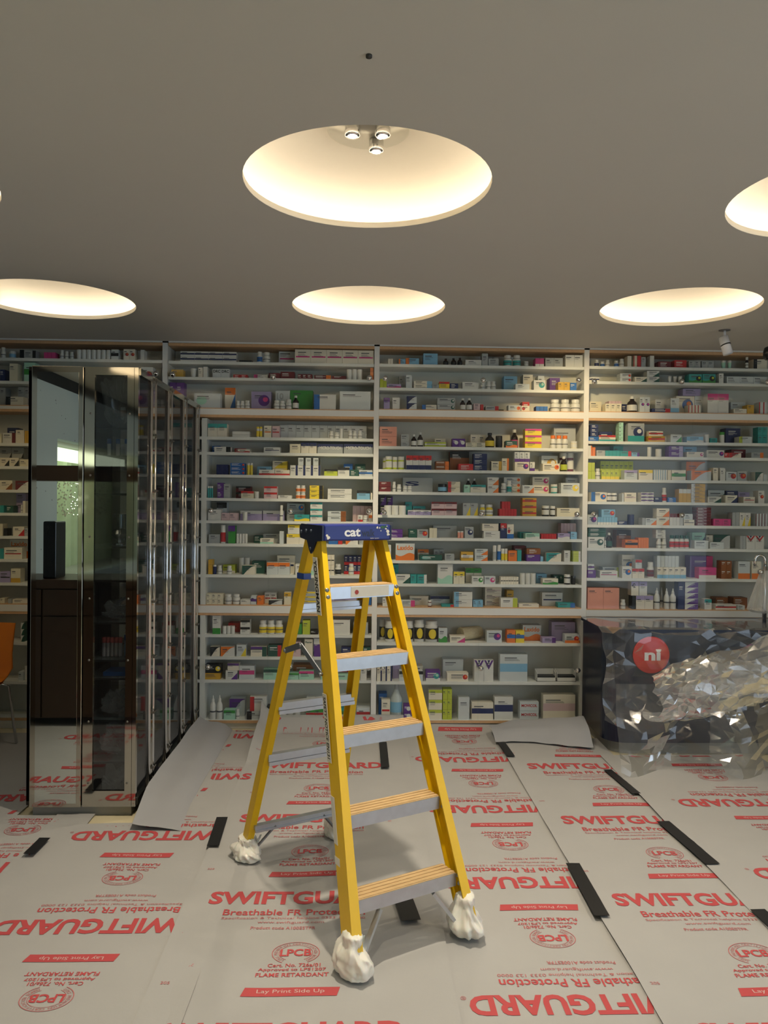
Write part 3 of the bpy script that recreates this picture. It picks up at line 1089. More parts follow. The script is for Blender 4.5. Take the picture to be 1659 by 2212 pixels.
860 968 110 b3x1 z Uw
972 1098 58 b1x5 z Lw
1118 1240 178 b w Df
1120 1270 120 ^b w Df
1278 1385 165 b w Dn
1285 1390 125 ^b n
1392 1495 138 ^b1x2 v
1440 1543 180 b w Nr
1573 1628 125 b w Or
@D8 R8
42 128 340 b w Op
130 308 362 b7x1 u Sw
165 287 293:360 b u Or
312 397 398 b n
408 467 338 j n Cn,Bn
530 558 368 b g
560 658 372 b w Do
660 775 283 b1x2 w Do
778 900 330 b4x1 w Ud
903 985 333:383 b w
903 1000 385 b w Nk
1018 1150 275 b1x6 d
1170 1327 378 b2x1 m
1340 1403 320 b2x1 g
1405 1505 322 b2x1 w Dy
1550 1655 330 b4x1 w Ld
@D9 R8
45 205 452:538 b1x2 f
45 190 540 b w Of
192 210 570 p w
214 268 503 k k Bf
300 430 478 ^b a Uk
378 492 565 b o Mk
495 590 548 b4x1 o
655 740 475:550 b1x2 w
665 755 553 p2x1 w
783 960 525 p4x1 w Cf,Br
978 1095 500:570 ^b i Dn
1000 1125 572 b w
1105 1165 525 ^b w
1170 1320 520 ^b w Hf
1140 1265 588 b w
1410 1462 530 b2x1 g
1465 1625 530 b2x1 w Vr
@D10 R8
42 100 785:836 b w Mp
38 115 838 b p
150 310 845 b w Nm
175 350 812 ^b w Rl
345 465 700:803 ^b w Ob
350 438 805 b w Ob
470 528 745:822 b w Ur
440 550 825 b2x1 w Ur
585 645 768 p w Bd
665 860 710:808 b6x1 w
665 925 812 b5x1 w Su
960 1165 712 ^b p Rm
1040 1197 815 b m Sw
1240 1335 755 b2x2 a
1265 1362 900 ^b w
1393 1500 760 b w So
1515 1600 760 b w So
@D11 R8
40 325 998 b2x1 s
340 388 1103 p w
432 500 937:1065 b w Uv =k42
503 575 937:1065 b w Uv
440 472 1068 b k
475 630 1068 b2x1 w Uv
645 700 1000 q w
735 785 1005 q w
790 845 1005 q w
695 725 995 ^q w
855 912 945 b n
915 1035 945 b1x5 p Hw
1090 1155 1100 b w Ut
1190 1300 1085 ^b a
1350 1475 1085 ^b a
1190 1375 1148 b w Mr
1390 1453 1155 b w
"""
ITEMS = []
reg = bay = None; row = 0; seed = 0
for line in STOCK.strip().splitlines():
    line = line.strip()
    if not line or line[0] == '#': continue
    if line[0] == '@':
        a = line[1:].split(); bay = a[0][0]; row = int(a[0][1:])-1; reg = REG[a[1]]; continue
    T = line.split(); S = SECT[bay]; n_rows = len(S['rows'])
    back = T[3][0] == '^'; kk = T[3].lstrip('^'); kind = kk[0]; nx, nz = (int(v) for v in kk[1:].split('x')) if len(kk) > 1 else (1, 1)
    col = T[4]; deco = T[5].split(',') if len(T) > 5 and T[5][0] != '=' else []; text = next((q[1:] for q in T[5:] if q[0] == '='), None)
    px0, px1 = reg[0]+float(T[0])*reg[2], reg[0]+float(T[1])*reg[2]; yt = T[2].split(':'); pt = reg[1]+float(yt[0])*reg[2]
    yf = YW+(.016 if not back else .105); rail_z = S['z'][row]
    pm = (px0+px1)/2
    A = onY(px0, pt, yf); B2 = onY(px1, pt, yf); z1 = onY(pm, pt, yf).z
    z0 = rail_z if len(yt) == 1 else None
    if z0 is None:
        z0 = onY(pm, reg[1]+float(yt[1])*reg[2], yf).z
    above = S['z'][row-1]-.022 if row else ZTOP-.03
    for (za, zc) in S['rz']:
        if row and abs(S['z'][row-1]-za) < 1e-4: above = zc-.002
    z1 = min(z1, above-.002)
    if z1-z0 < .008: z1 = z0+.008
    ITEMS.append(dict(bay=bay, row=row, kind=kind, col=col, deco=deco, text=text, x0=max(A.x, S['x0']+.003), x1=min(B2.x, S['x1']-.003), z0=z0, z1=z1, yf=yf, back=back, nx=nx, nz=nz, floor=rail_z, stacked=len(yt) > 1))
# rest stacked things on whatever lies below them, keep neighbours from touching
for a in ITEMS:
    if a['stacked']:
        c = [b for b in ITEMS if b is not a and b['bay'] == a['bay'] and b['row'] == a['row'] and b['back'] == a['back'] and min(a['x1'], b['x1'])-max(a['x0'], b['x0']) > .3*(a['x1']-a['x0']) and b['z1'] <= a['z0']+.03]
        a['z0'] = max([b['z1'] for b in c], default=a['floor'])+.0005
        if a['z1'] < a['z0']+.01: a['z1'] = a['z0']+.02
for pas in range(2):
    for back in (False, True):
        G = {}
        for a in ITEMS:
            if a['back'] == back: G.setdefault((a['bay'], a['row']), []).append(a)
        for g in G.values():
            g.sort(key=lambda a: a['x0'])
            for i, a in enumerate(g):
                for b2 in g[i+1:]:
                    if min(a['z1'], b2['z1'])-max(a['z0'], b2['z0']) > .001 and b2['x0'] < a['x1']+.0006:
                        ov = a['x1']-b2['x0']
                        if ov > .45*min(a['x1']-a['x0'], b2['x1']-b2['x0']) and not back and pas == 0:
                            big = a if (a['x1']-a['x0']) > (b2['x1']-b2['x0']) else b2
                            big['yf'] += .089; big['back'] = True
                        elif ov > 0 or True:
                            mid = (a['x1']+b2['x0'])/2
                            if mid-a['x0'] > .008 and b2['x1']-mid > .008: a['x1'] = mid-.0004; b2['x0'] = mid+.0004
UN = []
for a in ITEMS:
    seed += 1; W1 = (a['x1']-a['x0'])/a['nx']; H1 = (a['z1']-a['z0'])/a['nz']
    if W1 < .004: continue
    name, noun, cat = CAT[a['kind']]
    sz = ''
    if a['kind'] == 'b': sz = 'tall ' if H1 > 1.7*W1 else 'flat ' if W1 > 2.6*H1 else 'big ' if W1*H1 > .012 else ''
    cn = PAL[a['col']][0]; dn = [DEC[q[0]] % PAL[q[1]][0] for q in a['deco'] if len(q) > 1 and q[0] in DEC and q[1] in PAL and PAL[q[1]][0] != cn]
    if a['kind'] in 'kK': cn = ''
    base = (sz+cn+' '+noun).strip()+(' with '+dn[0] if dn else '')
    depth = .075 if not a['back'] else .09
    for i in range(a['nx']):
        for j in range(a['nz']):
            UN.append([a, base, a['x0']+i*W1, a['x0']+(i+1)*W1-.0014, a['z0']+j*H1+.0002, a['z0']+(j+1)*H1-(.0003 if j == a['nz']-1 else .0012), depth, seed, a['nx']*a['nz'] > 1])
Gp = {}
for u in UN: Gp.setdefault((u[0]['bay'], u[0]['row'], u[1]), []).append(u)
BX = sorted([u for u in UN if u[0]['kind'] == 'b'], key=lambda u: -(u[3]-u[2])*(u[5]-u[4])*(.45 if u[0]['back'] else 1))
KEEP = {id(u) for u in BX[:299]}; SMALL = []
NTH = ['leftmost', 'second from left', 'third from left', 'fourth from left', 'fifth from left', 'sixth from left', 'seventh from left', 'eighth from left', 'ninth from left', 'tenth from left', 'eleventh from left', 'twelfth from left']
for (bay, row, base), us in Gp.items():
    cols = []
    for u in sorted(us, key=lambda u: (u[2]+u[3])/2):
        m = (u[2]+u[3])/2
        for c in cols:
            if abs(c[0]-m) < .4*(u[3]-u[2]): c[1].append(u); break
        else: cols.append([m, [u]])
    R = 'bottom' if row == len(SECT[bay]['rows'])-1 else ORD[row]
    for ci, (m, st) in enumerate(cols):
        st.sort(key=lambda u: -u[4]); nc = len(cols)
        cp = '' if nc == 1 else ('right-hand' if nc == 2 else 'rightmost') if ci == nc-1 else ('left-hand' if nc == 2 else NTH[min(ci, 11)])
        for li, u in enumerate(st):
            lv = '' if len(st) == 1 else 'top of stack' if li == 0 else 'bottom of stack' if li == len(st)-1 else ['', 'second down', 'third down', 'fourth down', 'fifth down', 'sixth down'][min(li, 5)]
            ex = ', '.join(q for q in (cp, lv) if q)
            lb = base+(', '+ex if ex else '')+', %s row of %s' % (R, BAYW[bay])
            if len(lb.split()) > 16: lb = lb.replace('far left bay', 'left bay').replace(' row of ', ' row, ')
            if len(lb.split()) > 16: lb = lb.replace('tall ', '').replace('flat ', '').replace('big ', '').replace(' from left', ' in line')
            a = u[0]
            if a['kind'] == 'b' and id(u) not in KEEP: SMALL.append(u); continue
            group = '%s row of the %s, %ss' % (R, BAYW[bay], base) if len(us) > 1 else None
            add_item(a['kind'], a['col'], a['deco'], a['text'], u[2], u[3], u[4], u[5], a['yf'], u[6], lb, CAT[a['kind']][2], group, CAT[a['kind']][0], u[7])


# the smallest cartons, past the three hundred largest, as one object
b = MB()
for u in SMALL:
    a = u[0]; q = MB(); carton(q, u[3]-u[2], u[6], u[5]-u[4], a['col'], a['deco'], a['text'], u[7]); q.bm.verts.index_update()
    V = [(v.co.x+(u[2]+u[3])/2, v.co.y+a['yf'], v.co.z+u[4]) for v in q.bm.verts]; V = [b.bm.verts.new(v) for v in V]
    for f in q.bm.faces: g = b.bm.faces.new([V[v.index] for v in f.verts]); g.material_index = b.mi(q.ms[f.material_index])
    q.bm.free()
o = tag(b.build('small_medicine_boxes', shade='keep'), 'the many smallest medicine cartons filling the shelves between the larger boxes', 'boxes'); o['kind'] = 'stuff'

# ------------------------------------------------------------ printed protective sheets on the floor
SHEET = mat('grey_fleece_sheet', '#a9a9a8', .8, var=.03, scale=5, bump=.12, bscale=25)
SHBACK = mat('grey_sheet_back', '#9ea0a4', .7, var=.03, scale=6)
RED = mat('red_print', '#b8484c', .7, var=.03)
RED2 = mat('faded_red_print', '#b86a6c', .7, var=0)
def wave(x, y, k):
    z = .005*noise.noise(Vector((x*2.2, y*1.6, k*3.7)))+.0022*noise.noise(Vector((x*6, y*5, k)))
    z += .006*max(0, noise.noise(Vector((x*1.1+y*2.4, x*.7-y*.5, k*1.9))))
    return z+.006
def print_block(b, fn, cx, yc, rot, keep=None):
    s = -1 if rot else 1
    def put(t, m, x0, x1, d0, d1, bold=0.0, arc=None):
        b.text(t, m, x0, x1, d0, d1, lambda x, z: fn(cx+s*x, yc+s*z), bold, keep=(lambda P: keep(cx+s*P[0], yc+s*P[1])) if keep else None)
    put('SWIFTGUARD', RED, -.372, .36, -.052, .052, .035)
    put('®', RED2, .366, .384, -.05, -.03)
    put('Breathable FR Protection', RED, -.30, .245, -.135, -.092, .012)
    put('Specification & Technical helpline 0333 123 0000', RED2, -.30, .245, -.168, -.148)
    put('www.swiftguard.com', RED2, -.16, .09, -.199, -.178)
    put('Product code A100ESTFR', RED2, -.18, .06, -.235, -.216, .01)
    put('LPCB', RED, -.055, .055, -.405, -.362, .03)
    def q(x, z): return fn(cx+s*x, yc+s*z)
    for (ra, rb, m) in ((.084, .081, RED2), (.060, .058, RED2)):
        for i in range(40):
            a0, a1 = [-PI/2+.55+(2*PI-1.1)*(i+e)/40 for e in (0, 1)]
            f = lambda a, r: (r*math.cos(a), -.385+r*.8*math.sin(a))
            P = [f(a0, ra), f(a1, ra), f(a1, rb), f(a0, rb)]
            if keep and not all(keep(cx+s*x, yc+s*z) for x, z in P): continue
            b.face([q(*p) for p in P], m)
    W_ = 'LOSS PREVENTION CERTIFICATION BOARD'
    for i, ch in enumerate(W_):
        if ch == ' ': continue
        a = -PI/2-.6-(2*PI-1.2)*(i+.5)/len(W_); vs, fs, x0, x1, z0, z1 = text_geo(ch); hh = .013
        def g(v):
            u = (v[0]-(x0+x1)/2)*hh*1.3; w = .064+(v[1])*hh*1.3; return q(math.cos(a)*w+math.sin(a)*u, -.385+.8*(math.sin(a)*w-math.cos(a)*u))
        if keep and not keep(cx+s*.07*math.cos(a), yc+s*(-.385+.056*math.sin(a))): continue
        b.mesh([g(v) for v in vs], fs, RED2)
    put('Cert. No. 726a/01', RED, -.09, .09, -.468, -.448, .012)
    put('Approved to LPS1207', RED, -.12, .11, -.494, -.474, .012)
    put('FLAME RETARDANT', RED, -.125, .12, -.522, -.501, .015)
    P = [(-.16, -.625), (.15, -.625), (.16, -.578), (-.15, -.578)]
    n = 12; bar = [(-.16+.31*i/n, -.625) for i in range(n+1)]; top = [(-.15+.31*i/n, -.58) for i in range(n+1)]
    for i in range(n):
        pp = [bar[i], bar[i+1], top[i+1], top[i]]
        if keep and not all(keep(cx+s*x, yc+s*z) for x, z in pp): continue
        b.face([q(*p) for p in pp], RED)
    b.text('Lay Print Side Up', mat('sheet_pale_print', '#c9a9a6', .7, var=0), -.11, .11, -.614, -.59, lambda x, z: (lambda p: (p[0], p[1], p[2]+.0006))(q(x, z)), .008, keep=(lambda P: keep(cx+s*P[0], yc+s*P[1])) if keep else None)
    put('205', RED2, -.43, -.40, -.56, -.545)
SH = [  # name label, x0, x1, y0, y1, rotated, phase, layer, hole test
 ('leftmost printed grey protective sheet, upside-down print, beside the orange chair', -2.55, -1.45, 1.2, 5.45, True, 3.43, 0, lambda x, y: x > -1.70 and y > 4.02),
 ('printed grey protective sheet left of the ladder, running past the steel case', -1.505, -.52, 1.2, 5.50, True, 2.935, 1, lambda x, y: x < -1.1 and (y > 4.02 or (x > -1.30 and y > 3.90))),
 ('printed grey protective sheet under the ladder, upright red print', -.67, .33, 1.2, 5.545, False, 3.13, 2, None),
 ('printed grey protective sheet right of the ladder, upside-down red print', .195, 1.19, 1.2, 5.545, True, 2.46, 0, None),
 ('printed grey protective sheet ending at the plastic-wrapped counter, upright print', .945, 1.945, 1.2, 5.3, False, 3.096, 3, lambda x, y: x > 1.62 and y > 4.9),
 ('rightmost printed grey protective sheet in front of the dark counter, upside-down print', 1.545, 2.545, 1.2, 4.93, True, 3.31, 4, None)]
for k, (lb, x0, x1, y0, y1, rot, ph, lay, hole) in enumerate(SH):
    def fz(x, y, k=k, lay=lay, x0=x0, x1=x1, y1=y1):
        z = wave(x, y, k)+lay*.0035
        ed = max(0, 1-min(x-x0, x1-x)/.05)
        z += .006*ed*ed*max(0, noise.noise(Vector((y*3.1, k, x0)))+.2)
        if k in (2, 3) and y > 5.44: z += (y-5.44)*(.9 if k == 2 else .35)
        if k == 2 and y > 4.8: z += .10*max(0, 1-abs(x-x0)/.14)**2*min(1, (y-4.8)/.5)
        return z
    b = MB(); nx, ny = 26, int((y1-y0)/.04)
    mt = SHEET; vmap = {}
    for i in range(nx+1):
        for j in range(ny+1):
            x = x0+(x1-x0)*i/nx; y = y0+(y1-y0)*j/ny; xx = x
            if i in (0, nx): xx += .005*noise.noise(Vector((y*2.5, k*5, i)))
            vmap[i, j] = b.bm.verts.new((xx, y, fz(x, y)))
    mi = b.mi(mt)
    for i in range(nx):
        for j in range(ny):
            xc = x0+(x1-x0)*(i+.5)/nx; yc = y0+(y1-y0)*(j+.5)/ny
            if hole and hole(xc, yc): continue
            f = b.bm.faces.new([vmap[i, j], vmap[i+1, j], vmap[i+1, j+1], vmap[i, j+1]]); f.material_index = mi; f.smooth = True
    bmesh.ops.delete(b.bm, geom=[v for v in b.bm.verts if not v.link_faces], context='VERTS')
    FN = lambda x, y: (x, y, fz(x, y)+.0016)
    def keep(x, y, x0=x0, x1=x1, y0=y0, y1=y1, hole=hole, k=k): return x0+.002 < x < x1-.002 and y0 < y < y1-.01 and not (hole and hole(x, y)) and not (k == 1 and x < -.86 and y > 3.86)
    cx = (x0+x1)/2+(.035 if rot else -.035)
    if k == 0: cx = (-2.3-1.3)/2+.2
    q = ph-2.4 if not rot else ph-1.6
    while q < 6:
        if q > y0-.6: print_block(b, FN, cx, q, rot, keep)
        q += .805
    if k == 1:      # long edge curled up against the foot of the steel case
        prof = [(-.865, .012), (-.885, .03), (-.92, .055), (-.97, .07), (-1.02, .072), (-1.06, .085), (-1.095, .11)]
        vs = []; ys = [3.80+(5.5-3.80)*j/30 for j in range(31)]
        for j, y in enumerate(ys):
            g = min(1, .35+j/10)
            for (x, z) in prof: vs.append((x+.008*noise.noise(Vector((y*3, 0, 0)))+(.03*(1-g)), y, .012+(z-.012)*g+.006*noise.noise(Vector((x*9, y*4, 0)))))
        n = len(prof); b.mesh(vs, [(j*n+i, j*n+i+1, (j+1)*n+i+1, (j+1)*n+i) for j in range(30) for i in range(n-1)], SHBACK, True)
    tag(b.build('protective_sheet', shade='keep'), lb, 'floor covering', 'printed protective floor sheets')
# loose folded flap by the foot of the third bay
b = MB(); vs = []
for i in range(25):
    for j in range(9):
        u, v = i/24, j/8; x = .92+.62*u; y = 5.17+.26*v-.08*u+.04*math.sin(u*5); z = .03+.02*math.sin(v*PI)*(1+u)+.11*v*(.35+u*.9)+.012*noise.noise(Vector((u*5, v*4, 1)))
        vs.append((x, y, z))
b.mesh(vs, [(i*9+j, i*9+j+1, (i+1)*9+j+1, (i+1)*9+j) for i in range(24) for j in range(8)], SHBACK, True)
tag(b.build('sheet_flap', shade='keep'), 'loose grey sheet offcut curling up at the foot of the third bay', 'floor covering')
# black tape
TAPE = mat('black_tape', '#191a1c', .5, var=.1)
TP = [((97, 1813), (62, 1848), .05, 'short black tape strip on the seam left of the steel case foot'), ((480, 1768), (460, 1830), .055, 'black tape strip left of the ladder, on the seam by the steel case'),
      ((827, 1605), (832, 1660), .05, 'black tape strip on the centre seam behind the ladder'), ((868, 1935), (888, 1992), .075, 'black tape strip on the centre seam under the lowest ladder step'),
      ((1077, 1597), (1104, 1636), .05, 'black tape strip right of the ladder, nearest the shelving'), ((1237, 1868), (1300, 1982), .06, 'long black tape strip right of the ladder feet'),
      ((1312, 1665), (1375, 1717), .05, 'black tape strip under the hanging plastic film'), ((1432, 1777), (1540, 1870), .065, 'long black tape strip right of the plastic film, on the right-hand seam'),
      ((1636, 1968), (1675, 2005), .06, 'black tape strip cut by the right photo edge')]
for (a, c, w, lb) in TP:
    A, C2 = onZ(a[0], a[1], .02), onZ(c[0], c[1], .02); mid = (A+C2)/2; d = (C2-A); L_ = d.length; ang = math.atan2(d.y, d.x)
    b = MB(); n = max(6, int(L_/.03)); vs = []
    for i in range(n+1):
        for s in (-1, 0, 1):
            x = -L_/2+L_*i/n; y = s*w/2+(.002*noise.noise(Vector((x*30, s, 0))) if s else 0); vs.append((x, y, .001*noise.noise(Vector((x*8, y*9, 3)))))
    F = [(i*3+s, i*3+s+1, (i+1)*3+s+1, (i+1)*3+s) for i in range(n) for s in (0, 1)]
    b.mesh(vs, F, TAPE, True); b.mesh([(v[0], v[1], v[2]-.001) for v in vs], F, TAPE)
    tag(b.build('tape_strip', loc=(mid.x, mid.y, .028), rz=ang, shade='keep'), lb, 'tape', 'black tape strips holding the floor sheets')

# ------------------------------------------------------------ stepladder
YEL = mat('yellow_fibreglass', '#e8bd0c', .42, var=.05, scale=14); CAPB = mat('blue_cap_plastic', '#1b2b78', .4, var=.08, scale=20); CAPD = mat('dark_cap_bracket', '#101738', .4, var=.05)
TREAD = mat('worn_tan_tread', '#cdae7e', .65, var=.12, scale=30); GAL = mat('galvanised_steel', '#8d939a', .4, .7, var=.06)
lad = empty('stepladder', (.2216, 2.7102, 0), .5113); tag(lad, 'yellow fibreglass stepladder with blue cap standing on the printed sheets', 'ladder')
WF, SL, LE, Z5, DZ, LB, WR, SR, LR = .2361, .0648, .3328, .2157, .2588, 1.0169, .2264, .0615, .2889
LABW = mat('label_white', '#dcd9cc', .5, var=.04)
ZT = 1.462
for sd in (-1, 1):
    sec = [(.02, 0), (.02, .08), (-.018, .08), (-.018, .074), (.013, .074), (.013, .006), (-.018, .006), (-.018, 0)]
    A = [(sd*(WF+x), y, .09) for x, y in sec]; B_ = [(sd*(WF-.004-SL*ZT+x*.55), LE*ZT+y, ZT) for x, y in sec]
    b = MB(); b.hexa(A, B_, YEL); st = b.build('front_stile', lad, shade='keep')
    sec = [(.014, 0), (.014, .055), (-.016, .055), (-.016, .05), (.009, .05), (.009, .005), (-.016, .005), (-.016, 0)]
    A = [(sd*(WR+x), LB+y, .06) for x, y in sec]; B_ = [(sd*(WR-SR*ZT+x), LB-LR*ZT+y-.03, ZT) for x, y in sec]
    b = MB(); b.hexa(A, B_, YEL); b.build('rear_stile', lad, shade='keep')
    if sd == -1:
        P = lambda z, y, off=.0215: (-(WF-SL*z)-off, LE*z+y, z)
        def lab(z0, z1, nm, y0=.015, y1=.055, m=LABW, txt=None, tm=DARK):
            b = MB(); b.hexa([P(z0, y0), P(z0, y1), P(z1, y1), P(z1, y0)], [P(z0, y0, .0225), P(z0, y1, .0225), P(z1, y1, .0225), P(z1, y0, .0225)], m)
            if txt: b.text(txt, tm, z1-.05*(z1-z0), z0+.05*(z1-z0), y1-.006, y0+.006, lambda u, v: P(u, v, .0232), .02)
            return b.build(nm, st, shade='keep')
        lab(1.17, 1.385, 'brand_label', .018, .056, LABW, 'YOUNGMAN')
        lab(.66, .89, 'notice_label', .03, .062, LABW, 'SAFETY NOTICE EN131')
        lab(.40, .55, 'notice_label', .03, .058); lab(.335, .36, 'small_label', .025, .062); lab(.29, .31, 'small_label', .025, .062, mat('label_grey', '#a8a8a0', .5, var=0))
        b = MB(); zz = 1.30; b.box(-(WR-SR*zz)-.0165, -(WR-SR*zz)+.016, LB-LR*zz-.034, LB-LR*zz+.03, zz-.012, zz+.012, mat('blue_tape', '#274a9c', .4, var=0)); b.build('blue_band', lad)
for k in range(5):
    z = Z5+DZ*(4-k); w = WF-SL*z-.012; y = LE*z; h = .023
    b = MB(); b.box(-w, w, y-.003, y+.0, z-h, z+h, ALU); b.box(-w, w, y, y+.085, z+h-.005, z+h, ALU); b.box(-w, w, y+.083, y+.087, z-h*.4, z+h, ALU)
    stp = b.build('step', lad, shade='keep')
    b = MB(); b.box(-w+.002, w-.002, y, y+.085, z+h, z+h+.002, TREAD)
    for q in range(4): b.box(-w+.002, w-.002, y+.004+q*.021, y+.016+q*.021, z+h+.002, z+h+.0045, TREAD)
    b.build('tread', stp, shade='keep')
    for sd in (-1, 1):
        for dz in (-.013, .013):
            b = MB(); b.lathe([(.009, 0), (.0085, .003), (.004, .005), (.001, .0055)], GAL, n=12); bmesh.ops.rotate(b.bm, cent=(0, 0, 0), matrix=Matrix.Rotation(PI/2, 3, 'X'), verts=b.bm.verts)
            b.build('bolt', stp, loc=(sd*(WF-SL*z), y-.003+LE*dz, z+dz), shade='keep')
    if k == 0:
        b = MB(); b.box(-w+.09, w-.025, y-.0042, y-.003, z-h+.004, z+h-.002, LABW)
        cxl = -w+.115; b.face([(cxl+.009*math.cos(a*PI/8), y-.0046, z+.009*math.sin(a*PI/8)) for a in range(16)], mat('warn_red', '#a83a2c', .5, var=0)); b.build('warning_label', stp, shade='keep')
# rear horizontals
for z, th in ((1.17, .022), (.735, .03), (.50, .03), (.17, .018)):
    w = WR-SR*z; y = LB-LR*z
    MB().bar((-w, y+.01, z), (w, y+.01, z), .03, th, ALU).bar((-w, y-.006, z-th*.8), (w, y-.006, z-th*.8), .01, th*.5, ALU).build('rear_rung', lad, shade='keep')
for sd in (-1, 1):
    MB().bar((sd*(WR-.11), LB-LR*.17, .165), (sd*(WR-.006), LB-.015, .045), .02, .006, GAL).build('rear_brace', lad, shade='keep')
    w = WF-SL*Z5; MB().bar((sd*(w-.11), LE*Z5+.002, Z5-.028), (sd*(WF-.025), .035, .05), .018, .012, ALU).build('front_brace', lad, shade='keep')
    # folding spreader
    if sd == 1: continue
    zf, zr = .955, .985; F_ = Vector((sd*(WF-SL*zf-.022*0+.024), LE*zf+.06, zf)); R_ = Vector((sd*(WR-SR*zr+.018), LB-LR*zr, zr)); H_ = (F_+R_)/2+Vector((sd*.006, 0, .065))
    b = MB(); b.bar(F_, H_, .004, .024, GAL); b.bar(R_, H_+Vector((sd*.004, 0, 0)), .004, .024, GAL)
    for q in (F_, R_, H_): b.tube([q-Vector((.007, 0, 0)), q+Vector((.007, 0, 0))], .007, GAL)
    b.build('spreader', lad, shade='keep')
y0, y1 = LE*1.45-.028, LB-LR*1.45+.03
b = MB(); b.box(-.150, .150, y0, y1, 1.449, 1.512, CAPB, .006)
cap = b.build('top_cap', lad, shade='keep')
b = MB(); b.text('cat', mat('cap_white_print', '#e6e8ea', .5, var=0), -.062, .010, 1.465, 1.497, lambda x, z: (x, y0-.0006, z), .03)
b.text('walk', CAPD, .016, .075, 1.465, 1.494, lambda x, z: (x, y0-.0006, z), .02); b.text('ladder system', LABW, .055, .095, 1.4545, 1.460, lambda x, z: (x, y0-.0006, z)); b.build('lettering', cap, shade='keep')
b = MB(); rn = random.Random(3)
for (x, z, r, m) in ((.136, 1.485, .009, LABW), (.139, 1.472, .007, LABW), (.087, 1.500, .005, LABW), (.098, 1.499, .004, LABW), (.104, 1.487, .003, LABW), (-.132, 1.462, .009, LABW), (-.138, 1.470, .006, LABW),
                     (.112, 1.502, .009, mat('green_paint', '#2d5a3a', .5, var=0)), (.125, 1.504, .007, mat('green_paint', '', 0)), (.127, 1.495, .0045, LABW), (.132, 1.505, .003, LABW)):
    b.face([(x+r*rn.uniform(.6, 1.2)*math.cos(a*PI/6), y0-.0005-.0001*rn.random(), z+r*rn.uniform(.5, 1)*math.sin(a*PI/6)) for a in range(12)], m)
b.build('paint_splashes', cap, shade='keep')
for sd in (-1, 1):
    A = [(y0+.003, 1.508), (y0+.005, 1.45), (y0+.06, 1.445), (y0+.085, 1.405), (y0+.105, 1.395), (y0+.12, 1.41), (y0+.14, 1.447), (y1+.03, 1.455), (y1+.036, 1.475), (y1+.036, 1.5), (y1+.02, 1.512)]
    b = MB(); b.hexa([(sd*.150, y, z) for y, z in A], [(sd*.157, y, z) for y, z in A], CAPD); br = b.build('cap_bracket', lad, shade='keep')
    for (y, z) in ((y0+.1, 1.485), (y0+.145, 1.485), (y0+.19, 1.48), (y0+.105, 1.415)):
        b = MB(); b.tube([(sd*.157, y, z), (sd*.160, y, z)], .007, mat('rivet_grey', '#5d6576', .35, .6, var=0), n=12); b.build('rivet', br, shade='keep')
# plastic bags tied round the four feet
BAG = mat('white_bag_film', '#e9e6dc', .3, var=.04, **{'Subsurface Weight': .15})
for i, (x, y, top, fw, spread) in enumerate(((-WF, .035, .14, .84, 1), (WF, .035, .155, .78, 1), (-WR, LB+.01, .098, .86, 1.0), (WR, LB+.01, .12, .8, 1.0))):
    b = MB(); bmesh.ops.create_icosphere(b.bm, subdivisions=5, radius=1); b.mi(BAG)
    for v in b.bm.verts:
        p = v.co.copy(); n1 = noise.noise(p*1.3+Vector((i*7, 0, 0))); a = math.atan2(p.y, p.x)
        fold = abs(noise.noise(Vector((a*1.6+p.z*.8, p.z*1.1, i*5)))); fine = abs(noise.noise(Vector((a*5, p.z*3, i*3+2))))
        zz = (p.z+1)/2; rad = (p.x*p.x+p.y*p.y)**.5; cap_ = min(1, rad*1.9)
        w = (.066 if i < 2 else .070)*fw*spread*(.72+.45*math.sin(min(1, zz*1.25+.1)*PI)-.12*zz)*(1+.25*n1-.35*fold-.10*fine)
        ux, uy = (p.x/rad, p.y/rad) if rad > 1e-5 else (0, 0)
        v.co = Vector((ux*cap_*w, uy*cap_*w*1.45, max(.001, zz*top*(1+.1*n1)+.012*fine*zz)))
    for f in b.bm.faces: f.smooth = True
    if i in (0, 2):
        V = [(.02+.04*u, -.01+.03*math.sin(v*2+i), .03+.07*v+.012*math.sin(u*9)) for u in (0, .25, .5, .75, 1) for v in (0, .25, .5, .75, 1)]
        b.mesh(V, [(5*q+r, 5*q+r+1, 5*q+r+6, 5*q+r+5) for q in range(4) for r in range(4)], BAG, True)
    o = b.build('foot_bag', lad, loc=(x, y+.012, .014), shade='keep'); o['label'] = 'crumpled white plastic bag tied round a ladder foot'
    m_ = o.modifiers.new('sub', 'SUBSURF'); m_.levels = m_.render_levels = 0
# ------------------------------------------------------------ wrapped counter on the right
NAVY = mat('navy_panel', '#0c1730', .3, var=.05, scale=8); PLN = mat('counter_plinth', '#8f8f8c', .6, var=.05)
cb = empty('service_counter', (2.4, 5.2, 0)); tag(cb, 'dark navy counter with round red sign under clear plastic, lower right', 'counter')
def cring(x0, x1, y0, y1, r):
    P = [(x1, y1), (x1, y0)]
    for i in range(9): a = PI/2*i/8; P.append((x0+r-r*math.sin(a), y0+r-r*math.cos(a)))
    return P+[(x0, y1)]
for nm, x0, y0, z0, z1, m, r in (('panel', 1.60, 4.97, .085, .79, NAVY, .14), ('plinth', 1.64, 5.02, .0, .085, PLN, .14), ('worktop', 1.585, 4.955, .79, .812, mat('counter_top', '#1a2742', .3, var=.03), .15)):
    P = cring(x0, 3.3, y0, 5.53, r); b = MB(); b.hexa([(x-2.4, y-5.2, z0) for x, y in P], [(x-2.4, y-5.2, z1) for x, y in P], m); b.build(nm, cb, shade='keep')
